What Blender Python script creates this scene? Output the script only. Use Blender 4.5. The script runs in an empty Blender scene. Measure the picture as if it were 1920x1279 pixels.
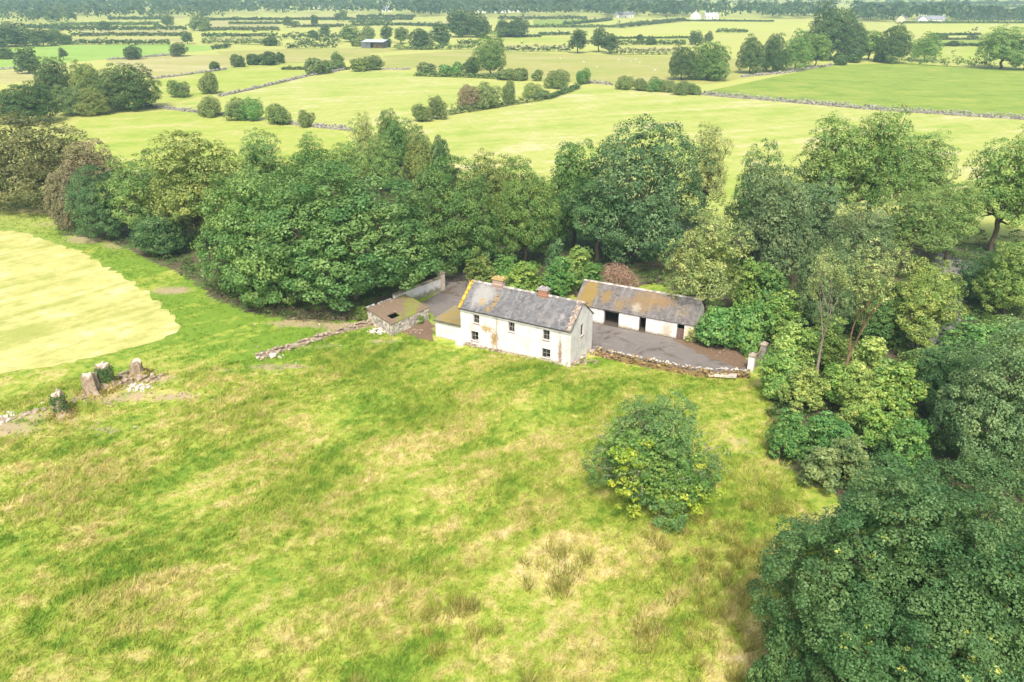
import bpy, math, random
import numpy as np
from mathutils import Vector

# ------------------------------------------------------------------ camera, world, sun, exposure
S = bpy.context.scene
COL = S.collection
F_PX, CAM_H = 1493.0, 36.3
PITCH = math.atan((639.5 + 30.0) / F_PX)
cam = bpy.data.cameras.new('camera'); cam.lens = 28.0; cam.sensor_width = 36.0
cam.clip_start = 0.5; cam.clip_end = 30000
camo = bpy.data.objects.new('camera', cam); COL.objects.link(camo)
camo.location = (0, 0, CAM_H); camo.rotation_euler = (math.pi / 2 - PITCH, 0, 0)
S.camera = camo

SUN_EL, SUN_AZ = math.radians(52), math.radians(184)      # azimuth clockwise from +Y: behind the camera, to the left
w = bpy.data.worlds.new('World'); S.world = w; w.use_nodes = True
wn = w.node_tree; bg = wn.nodes['Background']
sky = wn.nodes.new('ShaderNodeTexSky'); sky.sky_type = 'NISHITA'; sky.sun_disc = False
sky.sun_elevation = SUN_EL; sky.sun_rotation = SUN_AZ
sky.air_density = 1.0; sky.dust_density = 5.0; sky.ozone_density = 1.0
wn.links.new(sky.outputs[0], bg.inputs[0]); bg.inputs[1].default_value = 0.125
sun = bpy.data.lights.new('sun', 'SUN'); sun.energy = 2.1; sun.angle = math.radians(9); sun.color = (1.0, 0.95, 0.86)
suno = bpy.data.objects.new('sun', sun); COL.objects.link(suno)
sd = Vector((math.sin(SUN_AZ) * math.cos(SUN_EL), math.cos(SUN_AZ) * math.cos(SUN_EL), math.sin(SUN_EL)))
suno.rotation_euler = sd.to_track_quat('Z', 'Y').to_euler(); suno.location = (0, -40, 90)
S.view_settings.view_transform = 'Standard'; S.view_settings.look = 'None'
S.view_settings.exposure = 0.78; S.view_settings.gamma = 1.0
S.render.engine = 'CYCLES'
S.cycles.max_bounces = 6; S.cycles.diffuse_bounces = 3; S.cycles.transmission_bounces = 3
S.cycles.transparent_max_bounces = 4; S.cycles.volume_bounces = 1
S.cycles.use_denoising = True

# ------------------------------------------------------------------ pixels to places
CP, SP = math.cos(PITCH), math.sin(PITCH)
def ray(u, v):
    x = (u - 960) / F_PX; y = (v - 639.5) / F_PX
    return (x, CP - y * SP, -SP - y * CP)
def G(u, v, z=0.0):
    r = ray(u, v); t = (CAM_H - z) / -r[2]
    return (r[0] * t, r[1] * t, z)
def height_at(P, v):                                   # height over ground place P whose top shows at row v
    r = ray(960, v); return CAM_H + P[1] * r[2] / r[1]

# ------------------------------------------------------------------ tagging
def tag(o, label=None, cat=None, group=None, kind=None):
    if label: o['label'] = label
    if cat: o['category'] = cat
    if group: o['group'] = group
    if kind: o['kind'] = kind
    return o
def empty(name, loc=(0, 0, 0), rz=0.0):
    o = bpy.data.objects.new(name, None); COL.objects.link(o)
    o.location = loc; o.rotation_euler = (0, 0, rz); o.empty_display_size = 0.3
    return o

# ------------------------------------------------------------------ mesh builder
class MB:
    def __init__(s): s.v = []; s.f = []; s.n = 0; s.a = []
    def add(s, V, Fc, val=0.5):
        V = np.asarray(V, dtype=np.float64).reshape(-1, 3)
        s.v.append(V)
        for q in Fc: s.f.append(tuple(int(i) + s.n for i in q)); s.a.append(val)
        s.n += len(V)
    def box(s, x0, x1, y0, y1, z0, z1, val=0.5):
        s.add([(x0,y0,z0),(x1,y0,z0),(x1,y1,z0),(x0,y1,z0),(x0,y0,z1),(x1,y0,z1),(x1,y1,z1),(x0,y1,z1)],
              [(0,3,2,1),(4,5,6,7),(0,1,5,4),(1,2,6,5),(2,3,7,6),(3,0,4,7)], val)
    def obox(s, o, ax, ay, az, val=0.5):               # box from a corner and three edge vectors
        o, ax, ay, az = map(np.array, (o, ax, ay, az))
        s.add([o, o+ax, o+ax+ay, o+ay, o+az, o+ax+az, o+ax+ay+az, o+ay+az],
              [(0,3,2,1),(4,5,6,7),(0,1,5,4),(1,2,6,5),(2,3,7,6),(3,0,4,7)], val)
    def quad(s, a, b, c, d, val=0.5): s.add([a, b, c, d], [(0,1,2,3)], val)
    def tube(s, pts, rads, n=6, val=0.5, cap=True):
        pts = np.array(pts, float); k = len(pts)
        V = []
        for i in range(k):
            d = pts[min(i+1, k-1)] - pts[max(i-1, 0)]; d = d / (np.linalg.norm(d) + 1e-9)
            a = np.array((0, 0, 1.0)) if abs(d[2]) < .9 else np.array((1.0, 0, 0))
            e1 = np.cross(d, a); e1 /= np.linalg.norm(e1); e2 = np.cross(d, e1)
            for j in range(n):
                t = 2 * math.pi * j / n; V.append(pts[i] + rads[i] * (math.cos(t) * e1 + math.sin(t) * e2))
        Fc = []
        for i in range(k - 1):
            for j in range(n):
                j2 = (j + 1) % n; Fc.append((i*n+j, (i+1)*n+j, (i+1)*n+j2, i*n+j2))
        if cap: Fc.append(tuple(range(n))); Fc.append(tuple(reversed(range((k-1)*n, k*n))))
        s.add(V, Fc, val)
    def mesh(s, name, smooth=False):
        me = bpy.data.meshes.new(name)
        me.from_pydata(np.concatenate(s.v).tolist() if s.v else [], [], s.f)
        at = me.attributes.new('lv', 'FLOAT', 'FACE'); at.data.foreach_set('value', s.a)
        if smooth: me.polygons.foreach_set('use_smooth', [True] * len(me.polygons))
        me.update(); return me
    def build(s, name, mat, parent=None, smooth=False):
        me = s.mesh(name, smooth); me.materials.append(mat)
        o = bpy.data.objects.new(name, me); COL.objects.link(o); o.parent = parent
        return o

def fast_mesh(name, V, k, attrs, mat):
    """V: (n*k,3) vertices, n separate k-gons; attrs: dict name -> (n,) values"""
    n = len(V) // k
    me = bpy.data.meshes.new(name)
    me.vertices.add(n * k); me.vertices.foreach_set('co', np.ascontiguousarray(V, dtype=np.float32).ravel())
    me.loops.add(n * k); me.loops.foreach_set('vertex_index', np.arange(n * k, dtype=np.int32))
    me.polygons.add(n); me.polygons.foreach_set('loop_start', np.arange(0, n * k, k, dtype=np.int32))
    me.update(calc_edges=True)
    for a, d in attrs.items():
        at = me.attributes.new(a, 'FLOAT', 'FACE'); at.data.foreach_set('value', np.ascontiguousarray(d, dtype=np.float32))
    me.materials.append(mat)
    return me
def link(name, me, parent=None):
    o = bpy.data.objects.new(name, me); COL.objects.link(o); o.parent = parent
    return o

# ------------------------------------------------------------------ material helpers
class NT:
    def __init__(s, name):
        s.m = bpy.data.materials.new(name); s.m.use_nodes = True
        s.t = s.m.node_tree; s.b = s.t.nodes['Principled BSDF']
        s.b.inputs['Specular IOR Level'].default_value = 0.2; s.b.inputs['Roughness'].default_value = 0.9
    def n(s, typ, **kw):
        q = s.t.nodes.new(typ)
        for k, v in kw.items(): setattr(q, k, v)
        return q
    def set(s, sock, v):
        if isinstance(v, bpy.types.NodeSocket): s.t.links.new(v, sock)
        elif isinstance(v, (tuple, list)) and len(v) == 3 and sock.type == 'RGBA': sock.default_value = (*v, 1)
        else: sock.default_value = v
    def math(s, op, a, b=0.0, c=0.0, clamp=False):
        q = s.n('ShaderNodeMath', operation=op, use_clamp=clamp)
        s.set(q.inputs[0], a); s.set(q.inputs[1], b); s.set(q.inputs[2], c); return q.outputs[0]
    def step(s, x, lo, hi):
        q = s.n('ShaderNodeMapRange', interpolation_type='SMOOTHSTEP'); s.set(q.inputs[0], x)
        s.set(q.inputs[1], lo); s.set(q.inputs[2], hi); return q.outputs[0]
    def remap(s, x, lo, hi, a, b):
        q = s.n('ShaderNodeMapRange'); s.set(q.inputs[0], x)
        for i, v in enumerate((lo, hi, a, b)): s.set(q.inputs[1 + i], v)
        return q.outputs[0]
    def mix(s, f, a, b, mode='MIX'):
        q = s.n('ShaderNodeMix', data_type='RGBA', blend_type=mode); q.clamp_factor = True
        s.set(q.inputs[0], f); s.set(q.inputs[6], a); s.set(q.inputs[7], b); return q.outputs[2]
    def noise(s, vec, scale, detail=4, rough=.55, dist=0.0):
        q = s.n('ShaderNodeTexNoise'); s.set(q.inputs['Vector'], vec); q.inputs['Scale'].default_value = scale
        q.inputs['Detail'].default_value = detail; q.inputs['Roughness'].default_value = rough
        q.inputs['Distortion'].default_value = dist; return q.outputs['Fac']
    def pos(s): return s.n('ShaderNodeNewGeometry').outputs['Position']
    def obj(s): return s.n('ShaderNodeTexCoord').outputs['Object']
    def map(s, vec, loc=(0,0,0), rot=(0,0,0), sc=(1,1,1)):
        q = s.n('ShaderNodeMapping'); s.set(q.inputs[0], vec); q.inputs[1].default_value = loc; q.inputs[2].default_value = rot
        if any(rot): r = s.n('ShaderNodeMapping'); s.t.links.new(q.outputs[0], r.inputs[0]); q = r
        q.inputs[3].default_value = sc; return q.outputs[0]
    def xyz(s, vec):
        q = s.n('ShaderNodeSeparateXYZ'); s.set(q.inputs[0], vec); return q.outputs
    def attr(s, name):
        return s.n('ShaderNodeAttribute', attribute_name=name).outputs['Fac']
    def base(s, c): s.set(s.b.inputs['Base Color'], c)
    def bump(s, h, strength=.5, dist=.05):
        q = s.n('ShaderNodeBump'); q.inputs['Strength'].default_value = strength; q.inputs['Distance'].default_value = dist
        s.set(q.inputs['Height'], h); s.set(s.b.inputs['Normal'], q.outputs[0])
    def gauss(s, x, c, wd):                             # soft bump of width wd round c
        d = s.math('DIVIDE', s.math('SUBTRACT', x, c), wd)
        return s.math('POWER', 2.718, s.math('MULTIPLY', s.math('MULTIPLY', d, d), -1.0))

MATS = {}
def simple(name, c1, c2=None, scale=3.0, rough=.9, bump=0.0, use_lv=True):
    if name in MATS: return MATS[name]
    t = NT(name); p = t.obj(); f = t.noise(p, scale, 5, .6)
    c2 = c2 or tuple(x * .6 for x in c1)
    c = t.mix(t.step(f, .3, .7), c1, c2)
    if use_lv:
        l = t.attr('lv'); c = t.mix(1.0, c, t.remap(l, 0, 1, .6, 1.4), 'MULTIPLY')
    t.base(c); t.b.inputs['Roughness'].default_value = rough
    if bump: t.bump(t.noise(p, scale * 4, 4), .6, bump)
    MATS[name] = t.m; return t.m

def leaf_material():
    t = NT('leaves')
    oi = t.n('ShaderNodeObjectInfo'); lv = t.attr('lv'); cv = t.attr('cv')
    h = t.n('ShaderNodeHueSaturation')
    t.set(h.inputs['Hue'], t.remap(cv, 0, 1, .525, .475))
    t.set(h.inputs['Saturation'], t.remap(lv, 0, 1, 1.1, .85))
    t.set(h.inputs['Value'], t.math('MULTIPLY', t.remap(lv, 0, 1, .62, 1.38), t.remap(cv, 0, 1, .78, 1.22)))
    t.set(h.inputs['Color'], oi.outputs['Color'])
    c = h.outputs[0]
    t.base(c); t.b.inputs['Roughness'].default_value = .6; t.b.inputs['Specular IOR Level'].default_value = .18
    tr = t.n('ShaderNodeBsdfTranslucent'); c2 = t.mix(1.0, c, (1.15, 1.15, .6), 'MULTIPLY'); t.set(tr.inputs[0], c2)
    ms = t.n('ShaderNodeMixShader'); ms.inputs[0].default_value = .3
    t.t.links.new(t.b.outputs[0], ms.inputs[1]); t.t.links.new(tr.outputs[0], ms.inputs[2])
    t.t.links.new(ms.outputs[0], t.t.nodes['Material Output'].inputs[0])
    return t.m
LEAF = leaf_material()
BARK = simple('bark', (.16, .125, .09), (.075, .06, .045), 4, bump=.03)
PALEBARK = simple('pale_bark', (.42, .36, .29), (.24, .18, .13), 5)
BROWNBARK = simple('brown_bark', (.30, .19, .11), (.17, .10, .06), 4)

# ------------------------------------------------------------------ ground
def sstep(x, a, b):
    t = np.clip((x - a) / (b - a), 0, 1); return t * t * (3 - 2 * t)
def ground_z(x, y):
    x = np.asarray(x, float); y = np.asarray(y, float)
    m = sstep(x, -62, -40) * (1 - sstep(x, 22, 34)) * (1 - sstep(y + .45 * (x - 6) * (x > 6), 71.5, 76))
    m = m * (1 - sstep(y - 76 - .40 * (6 - np.minimum(x, 6)), -3, 1.0) * (x < 6))
    roll = .35 * np.sin(x * .11 + 1.1) * np.sin(y * .13 + .4) + .12 * np.sin(x * .43 + y * .21) + .09 * np.sin(y * .61 - x * .27)
    knoll = .75 * np.exp(-(((x - 5) / 9) ** 2 + ((y - 69.5) / 6) ** 2))
    return m * (roll + .1) + knoll * (1 - sstep(y + .5 * (x - 6), 73.6, 75.2))

def meadow_colour(t, p):
    r = t.map(p, rot=(0, 0, math.radians(-40)), sc=(.10, .25, .1))
    st = t.noise(r, 1.0, 6, .62, .8)
    fine = t.noise(p, .9, 4, .65); mic = t.noise(p, 5.0, 3, .6)
    big = t.noise(p, .035, 3, .5)
    k = t.math('ADD', t.math('MULTIPLY', st, .58), t.math('MULTIPLY', fine, .42))
    k = t.math('ADD', k, t.math('MULTIPLY', t.math('SUBTRACT', big, .5), .25))
    y = t.xyz(p)[1]
    k = t.math('ADD', k, t.remap(y, 60, 76, 0.0, -.05))
    k = t.math('ADD', k, t.math('MULTIPLY', t.remap(y, 73, 80, 0.0, -.10), t.step(t.xyz(p)[0], -12, -22)))   # mown lush headland
    lush, yg, straw, pale = (.185, .315, .032), (.38, .445, .072), (.57, .51, .18), (.70, .58, .31)
    c = t.mix(t.step(k, .37, .49), lush, yg)
    c = t.mix(t.step(k, .475, .57), c, straw)
    c = t.mix(t.step(k, .56, .66), c, pale)
    rush = t.step(t.noise(p, .16, 4, .6, .6), .58, .68)
    xs = t.xyz(p); reg = t.math('MULTIPLY', t.step(xs[0], -12, 4), t.remap(xs[1], 40, 60, 1.0, .25), clamp=True)
    c = t.mix(t.math('MULTIPLY', t.math('MULTIPLY', rush, reg), .6), c, (.33, .31, .07))
    c = t.mix(t.remap(mic, .3, .7, .25, 0.0), c, (.16, .20, .03))
    return c
def soil_at(x, y):
    soil = np.zeros(len(x))
    for (u, v, ru, rv, a) in SOIL:
        c = G(u, v); e = G(u + ru, v); n_ = G(u, v - rv)
        rx = abs(e[0] - c[0]); ry = max(abs(n_[1] - c[1]), .8)
        d = np.sqrt(((x - c[0]) / rx) ** 2 + ((y - c[1]) / ry) ** 2)
        soil = np.maximum(soil, a * np.clip(1.6 - d * 1.05, 0, 1))
    return soil
def make_ground():
    def axis(near0, near1, step, far):
        a = list(np.arange(near0, near1 + .01, step)); s = step
        while a[-1] < far: s *= 1.35; a.append(a[-1] + s)
        s = step
        while a[0] > -far: s *= 1.35; a.insert(0, a[0] - s)
        return np.array(a)
    X = axis(-75, 75, .75, 12000); Y = axis(20, 135, .75, 12000)
    gx, gy = np.meshgrid(X, Y); gz = ground_z(gx, gy)
    V = np.stack([gx, gy, gz], -1).reshape(-1, 3); nx, ny = len(X), len(Y)
    i = np.arange(nx * ny).reshape(ny, nx)
    Fq = np.stack([i[:-1, :-1], i[:-1, 1:], i[1:, 1:], i[1:, :-1]], -1).reshape(-1, 4)
    me = bpy.data.meshes.new('ground'); me.from_pydata(V.tolist(), [], Fq.tolist())
    # soil mask: bare earth round the wood, the stumps and the yard (blobs: x, y, rx, ry)
    soil = soil_at(V[:, 0], V[:, 1])
    at = me.attributes.new('soil', 'FLOAT', 'POINT'); at.data.foreach_set('value', soil.astype(np.float32))
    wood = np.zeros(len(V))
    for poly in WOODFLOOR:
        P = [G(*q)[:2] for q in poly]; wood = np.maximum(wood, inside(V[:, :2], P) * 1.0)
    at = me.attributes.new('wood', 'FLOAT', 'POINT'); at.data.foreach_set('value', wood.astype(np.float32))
    t = NT('meadow_ground'); p = t.pos()
    c = meadow_colour(t, p)
    xs = t.xyz(p)
    far = t.step(xs[1], 105, 150)
    fc = t.mix(t.noise(p, .02, 4), (.40, .46, .10), (.52, .50, .16))
    c = t.mix(far, c, fc)
    n2 = t.noise(p, .8, 5, .65)
    sm = t.step(t.math('ADD', t.attr('soil'), t.math('MULTIPLY', t.math('SUBTRACT', n2, .5), 1.2)), .38, .85)
    sc = t.mix(t.noise(p, 2.2, 4, .7), (.36, .235, .15), (.56, .43, .30))
    c = t.mix(t.math('MULTIPLY', sm, t.remap(n2, .35, .65, .5, .9)), c, sc)
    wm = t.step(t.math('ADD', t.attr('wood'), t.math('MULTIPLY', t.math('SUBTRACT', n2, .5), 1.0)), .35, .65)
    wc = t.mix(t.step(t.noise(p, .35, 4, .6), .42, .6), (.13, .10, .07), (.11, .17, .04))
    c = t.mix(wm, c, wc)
    t.base(c); t.bump(t.noise(p, 3.0, 5, .7), .7, .12)
    me.materials.append(t.m)
    return tag(link('ground', me), kind='structure')

def inside(P, poly):
    P = np.asarray(P); r = np.zeros(len(P), bool); n = len(poly)
    for i in range(n):
        (x0, y0), (x1, y1) = poly[i], poly[(i + 1) % n]
        if y0 == y1: continue
        c = ((y0 > P[:, 1]) != (y1 > P[:, 1])) & (P[:, 0] < (x1 - x0) * (P[:, 1] - y0) / (y1 - y0) + x0)
        r ^= c
    return r

SOIL = [(320, 545, 40, 8, .9), (420, 560, 50, 8, .5), (560, 605, 60, 9, .9), (640, 612, 60, 8, .9), (760, 612, 60, 12, 1.0),
        (720, 640, 40, 6, .7), (520, 690, 70, 8, .75), (600, 650, 80, 6, .55), (215, 745, 90, 12, .75), (80, 785, 80, 12, .8),
        (20, 810, 60, 14, .9), (290, 715, 60, 10, .7), (330, 745, 60, 6, .8), (190, 805, 60, 6, .5), (420, 700, 60, 6, .35),
        (90, 420, 40, 6, .6), (180, 447, 60, 10, .9), (240, 460, 50, 8, .8), (1380, 830, 35, 8, .7), (1400, 850, 30, 6, .5),
        (960, 668, 110, 3, .55), (1085, 690, 40, 5, .6), (1340, 660, 60, 20, 1.0), (1310, 640, 40, 12, 1.0), (1500, 880, 60, 20, .6),
        (100, 395, 100, 6, .8), (600, 585, 90, 10, .5)]
WOODFLOOR = [[(110, 440), (200, 450), (350, 520), (400, 560), (470, 588), (560, 602), (660, 598), (760, 560), (840, 530), (900, 520), (1100, 560),
              (1230, 530), (1420, 620), (1480, 560), (1920, 520), (1920, 440), (1500, 400), (1300, 385), (1000, 360), (700, 300), (300, 330), (100, 390)],
             [(1440, 720), (1440, 860), (1530, 900), (1640, 1000), (1700, 1279), (1920, 1279), (1920, 500), (1480, 560), (1430, 640)]]
make_ground()

def sheet(name, poly, mat, z=.05, kind='structure', jitter=0.0, seed=1, pixels=True, step=3.0):
    rng = random.Random(seed)
    pts = [G(*q)[:2] if pixels else q for q in poly]
    if jitter:
        out = []
        for a, b in zip(pts, pts[1:] + pts[:1]):
            n = max(1, int(math.dist(a, b) / step))
            for i in range(n):
                f = i / n; out.append((a[0] + (b[0]-a[0])*f + rng.uniform(-1, 1)*jitter, a[1] + (b[1]-a[1])*f + rng.uniform(-1, 1)*jitter))
        pts = out
    me = bpy.data.meshes.new(name); me.from_pydata([(x, y, z) for x, y in pts], [], [tuple(range(len(pts)))]); me.update()
    if me.polygons[0].normal.z < 0: me.flip_normals()
    me.materials.append(mat)
    return tag(link(name, me), kind=kind)

FIELD_TONE = (.69, .69, .72)
def field_mat(name, a, b, c=None, ang=20, sx=.02, sy=.25, mottle=.05):
    t = NT(name); p = t.pos(); c = c or tuple(x * .8 for x in a)
    st = t.noise(t.map(p, rot=(0, 0, math.radians(ang)), sc=(sx, sy, 1)), 1, 4, .6, .5)
    big = t.noise(p, mottle, 6, .65, .6); fine = t.noise(p, .28, 6, .75)
    k = t.math('ADD', t.math('MULTIPLY', st, .34), t.math('ADD', t.math('MULTIPLY', big, .33), t.math('MULTIPLY', fine, .33)))
    a, b, c = [tuple(x * f for x, f in zip(w_, FIELD_TONE)) for w_ in (a, b, c)]
    q = t.mix(t.step(k, .41, .51), a, b); q = t.mix(t.step(k, .51, .59), q, c)
    q = t.mix(t.math('MULTIPLY', t.step(t.noise(p, .55, 5, .75), .52, .66), .35), q, tuple(x * .62 for x in a))
    t.base(q); t.bump(fine, .5, .1)
    return t.m
FM = {
 'hay':   field_mat('hay_field', (.54, .58, .14), (.78, .75, .25), (.96, .90, .44), -50, .05, .45, .15),
 'lime':  field_mat('lime_field', (.42, .58, .075), (.58, .66, .13), (.74, .70, .25), -25, .02, .10, .05),
 'pale':  field_mat('pale_field', (.46, .60, .10), (.64, .69, .18), (.82, .75, .36), -22, .015, .12, .04),
 'green': field_mat('green_field', (.27, .41, .055), (.38, .51, .075), (.50, .56, .11), 20, .05, .10, .09),
 'vivid': field_mat('vivid_field', (.36, .60, .10), (.44, .66, .12), (.52, .66, .16), 10, .01, .05, .02),
 'straw': field_mat('straw_field', (.54, .53, .16), (.64, .60, .22), (.76, .68, .34), 8, .01, .08, .03),
 'tan':   field_mat('tan_field', (.44, .52, .11), (.56, .56, .15), (.66, .60, .24), 8, .015, .07, .04),
 'bright':field_mat('bright_field', (.62, .70, .12), (.70, .74, .17), (.76, .74, .26), 8, .01, .06, .02),
}
FIELDS = [
 ('lime', [(150,225),(300,200),(375,212),(500,235),(640,246),(720,330),(400,350),(60,330)]),
 ('pale', [(340,195),(480,166),(580,143),(700,130),(900,150),(1020,173),(850,215),(800,226),(700,252),(640,244),(530,233),(380,210)]),
 ('pale', [(790,245),(870,216),(1030,180),(1075,165),(1160,166),(1310,179),(1620,206),(1920,227),(2300,255),(2300,480),(1500,440),(1000,380),(800,290)]),
 ('green', [(1315,173),(1560,122),(1700,118),(1830,129),(2100,142),(2200,240),(1620,202)]),
 ('tan', [(705,129),(720,105),(860,95),(1060,101),(1240,106),(1400,110),(1540,120),(1330,158),(1150,159),(1060,154),(900,142),(780,128)]),
 ('lime', [(285,150),(420,131),(560,121),(650,128),(580,141),(480,164),(290,197)]),
 ('straw', [(200,113),(330,104),(420,103),(445,125),(290,147)]),
 ('vivid', [(-200,112),(75,85),(330,84),(430,88),(400,94),(320,102),(200,111),(40,126),(-200,140)]),
 ('straw', [(-200,150),(60,130),(70,150),(-200,180)]),
 ('straw', [(130,81),(340,79),(340,72),(130,71)]), ('straw', [(140,66),(350,63),(345,57),(150,59)]),
 ('lime', [(60,52),(300,47),(300,40),(60,43)]), ('straw', [(392,52),(525,52),(520,39),(396,40)]),
 ('bright', [(380,66),(540,66),(540,58),(380,58)]), ('straw', [(380,78),(490,76),(490,71),(380,71)]),
 ('tan', [(405,97),(560,91),(690,95),(700,110),(560,119),(430,112)]), ('straw', [(545,50),(650,49),(650,43),(545,44)]),
 ('bright', [(1150,71),(1290,70),(1420,57),(1440,42),(1284,42),(1165,55)]), ('green', [(1000,50),(1060,46),(1140,37),(1000,37)]),
 ('bright', [(1065,49),(1155,49),(1275,40),(1150,39)]), ('pale', [(940,67),(995,53),(1155,53),(1010,65)]),
 ('lime', [(900,80),(1065,80),(1065,70),(900,71)]), ('straw', [(935,91),(1068,91),(1068,84),(935,84)]),
 ('straw', [(1160,98),(1280,97),(1280,89),(1160,89)]), ('lime', [(1150,81),(1290,80),(1290,74),(1150,74)]),
 ('bright', [(1690,64),(1740,65),(2000,66),(2000,44),(1700,44)]), ('green', [(1755,84),(2000,84),(2000,76),(1755,76)]),
 ('lime', [(1750,112),(1830,122),(2000,126),(2000,88),(1755,88)]), ('bright', [(1420,60),(1520,58),(1520,42),(1440,42)]),
 ('pale', [(380,127),(450,118),(560,120),(430,130)]), ('straw', [(740,48),(860,50),(860,41),(740,40)]),
 ('lime', [(740,92),(860,92),(860,84),(740,84)]), ('tan', [(640,105),(720,98),(780,92),(700,88),(620,92)]),
 ('straw', [(940,35),(1140,35),(1140,31),(940,31)]), ('straw', [(560,34),(780,34),(780,29),(560,29)]),
 ('straw', [(230,36),(350,34),(350,30),(240,31)]), ('bright', [(1600,18),(1920,16),(1920,11),(1600,12)]), ('bright', [(1340,17),(1480,17),(1480,12),(1340,12)]),
 ('straw', [(-60,13),(110,12),(110,8),(-60,9)]), ('pale', [(1560,7),(2000,5),(2000,1),(1560,2)]),
]
for i, (m, poly) in enumerate(FIELDS):
    sheet('field', poly, FM[m], z=.03 + .004 * (i % 7), seed=i)
sheet('hay_field', [(-120,425),(0,432),(60,441),(150,472),(235,520),(300,570),(330,600),(338,618),(310,638),(230,658),(150,677),(0,702),(-150,730)],
      FM['hay'], z=.035, jitter=.5, seed=5, step=.9)

# yard
t = NT('yard_concrete'); p = t.pos()
c = t.mix(t.noise(p, .5, 5, .65, .6), (.165, .145, .130), (.255, .230, .210))
c = t.mix(t.step(t.noise(p, .3, 6, .7, .8), .50, .66), c, (.12, .095, .07))
c = t.mix(t.step(t.noise(p, 2.5, 5, .7), .60, .70), c, (.33, .31, .28))
c = t.mix(t.step(t.noise(t.map(p, rot=(0, 0, .5), sc=(.25, 1.8, 1)), 1, 4, .6), .58, .70), c, (.29, .275, .26))
t.base(c); t.bump(t.noise(p, 4, 4), .3, .03); YARD = t.m
sheet('farmyard', [(-11.4,92.4),(-9.1,96.8),(-9.4,104),(-5.6,104),(-5.6,96.8),(-3.5,92.5),(6.6,87.6),(10.6,85.7),(20.3,80.9),(24.2,77.0),(25.9,74.8),(24.2,73.2),(19.6,72.9),(13.6,75.7),(9.4,78.2),
                   (5.0,80.5),(-3.5,85.4),(-6.2,85.6),(-9.2,87.8)], YARD, z=.045, jitter=.10, pixels=False, step=1.2)
t = NT('bare_earth'); p = t.pos(); c = t.mix(t.noise(p, 1.5, 5, .7), (.14, .095, .06), (.25, .17, .11)); c = t.mix(t.step(t.noise(p, 4, 4, .7), .6, .68), c, (.40, .28, .20)); t.base(c); t.bump(t.noise(p, 5, 4, .7), .6, .06)
sheet('bare_earth', [(1262,638),(1290,652),(1330,672),(1392,694),(1402,684),(1400,664),(1350,644),(1300,632)], t.m, z=.055, jitter=.25, step=.8)
sheet('bare_earth', [(742,617),(770,632),(812,640),(812,612),(806,598),(780,606)], t.m, z=.058, jitter=.25, step=.8)
t = NT('lane_tarmac'); p = t.pos(); t.base(t.mix(t.noise(p, .6, 4), (.20, .185, .19), (.30, .28, .28)))
sheet('lane', [(1745,496),(1760,474),(1850,500),(1815,535),(1800,600),(1775,655),(1740,640),(1775,560)], t.m, z=.03, jitter=.15)
sheet('lane', [(1120,424),(1180,414),(1300,420),(1290,432),(1180,430)], t.m, z=.034, jitter=.15)

# ------------------------------------------------------------------ foliage generators
def unit(a): return a / (np.linalg.norm(a, axis=-1, keepdims=True) + 1e-9)
def leaf_quads(C, N, size, rng, slim=.36):
    n = len(C); N = unit(N); T = unit(np.cross(N, rng.normal(size=(n, 3)))); B = np.cross(N, T)
    s = (size * rng.uniform(.55, 1.45, n))[:, None] if np.ndim(size) == 0 else (size * rng.uniform(.55, 1.45, n))[:, None]
    V = np.empty((n, 4, 3))
    V[:, 0] = C - T * s * .5; V[:, 1] = C + B * s * slim - N * s * .10
    V[:, 2] = C + T * s * .5 - N * s * .12; V[:, 3] = C - B * s * slim - N * s * .10
    return V.reshape(-1, 3)
def puff(C, OUT, RC, nl, leaf, rng, slim=.36, up=.45):
    """leaves of round tufts: C centres, OUT outward directions, RC radii, nl leaves per tuft"""
    n = len(C); ci = np.repeat(np.arange(n), nl)
    d = unit(rng.normal(size=(n * nl, 3))); o = unit(OUT + np.array((0, 0, .35)))[ci]
    dot = (d * o).sum(1); d = np.where((dot < -.15)[:, None], d - 2 * dot[:, None] * o, d)
    r = RC[ci][:, None] * rng.uniform(.35, 1.0, (n * nl, 1)) ** .5
    P = C[ci] + d * r * np.array((1, 1, .72))
    N = d * .55 + o * .35 + np.array((0, 0, up)) + rng.normal(size=P.shape) * .32
    cv = rng.random(n)[ci]; cv = np.clip(cv + rng.normal(size=len(cv)) * .08, 0, 1)
    return leaf_quads(P, N, leaf, rng, slim), rng.random(n * nl), cv
def thin(P, d, rng, cap=4000):
    P = P[rng.permutation(len(P))][:cap]; keep = np.ones(len(P), bool)
    for i in range(len(P)):
        if keep[i]:
            q = ((P[i+1:] - P[i]) ** 2).sum(1) < d * d; keep[i+1:][q] = False
    return P[keep]
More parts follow.
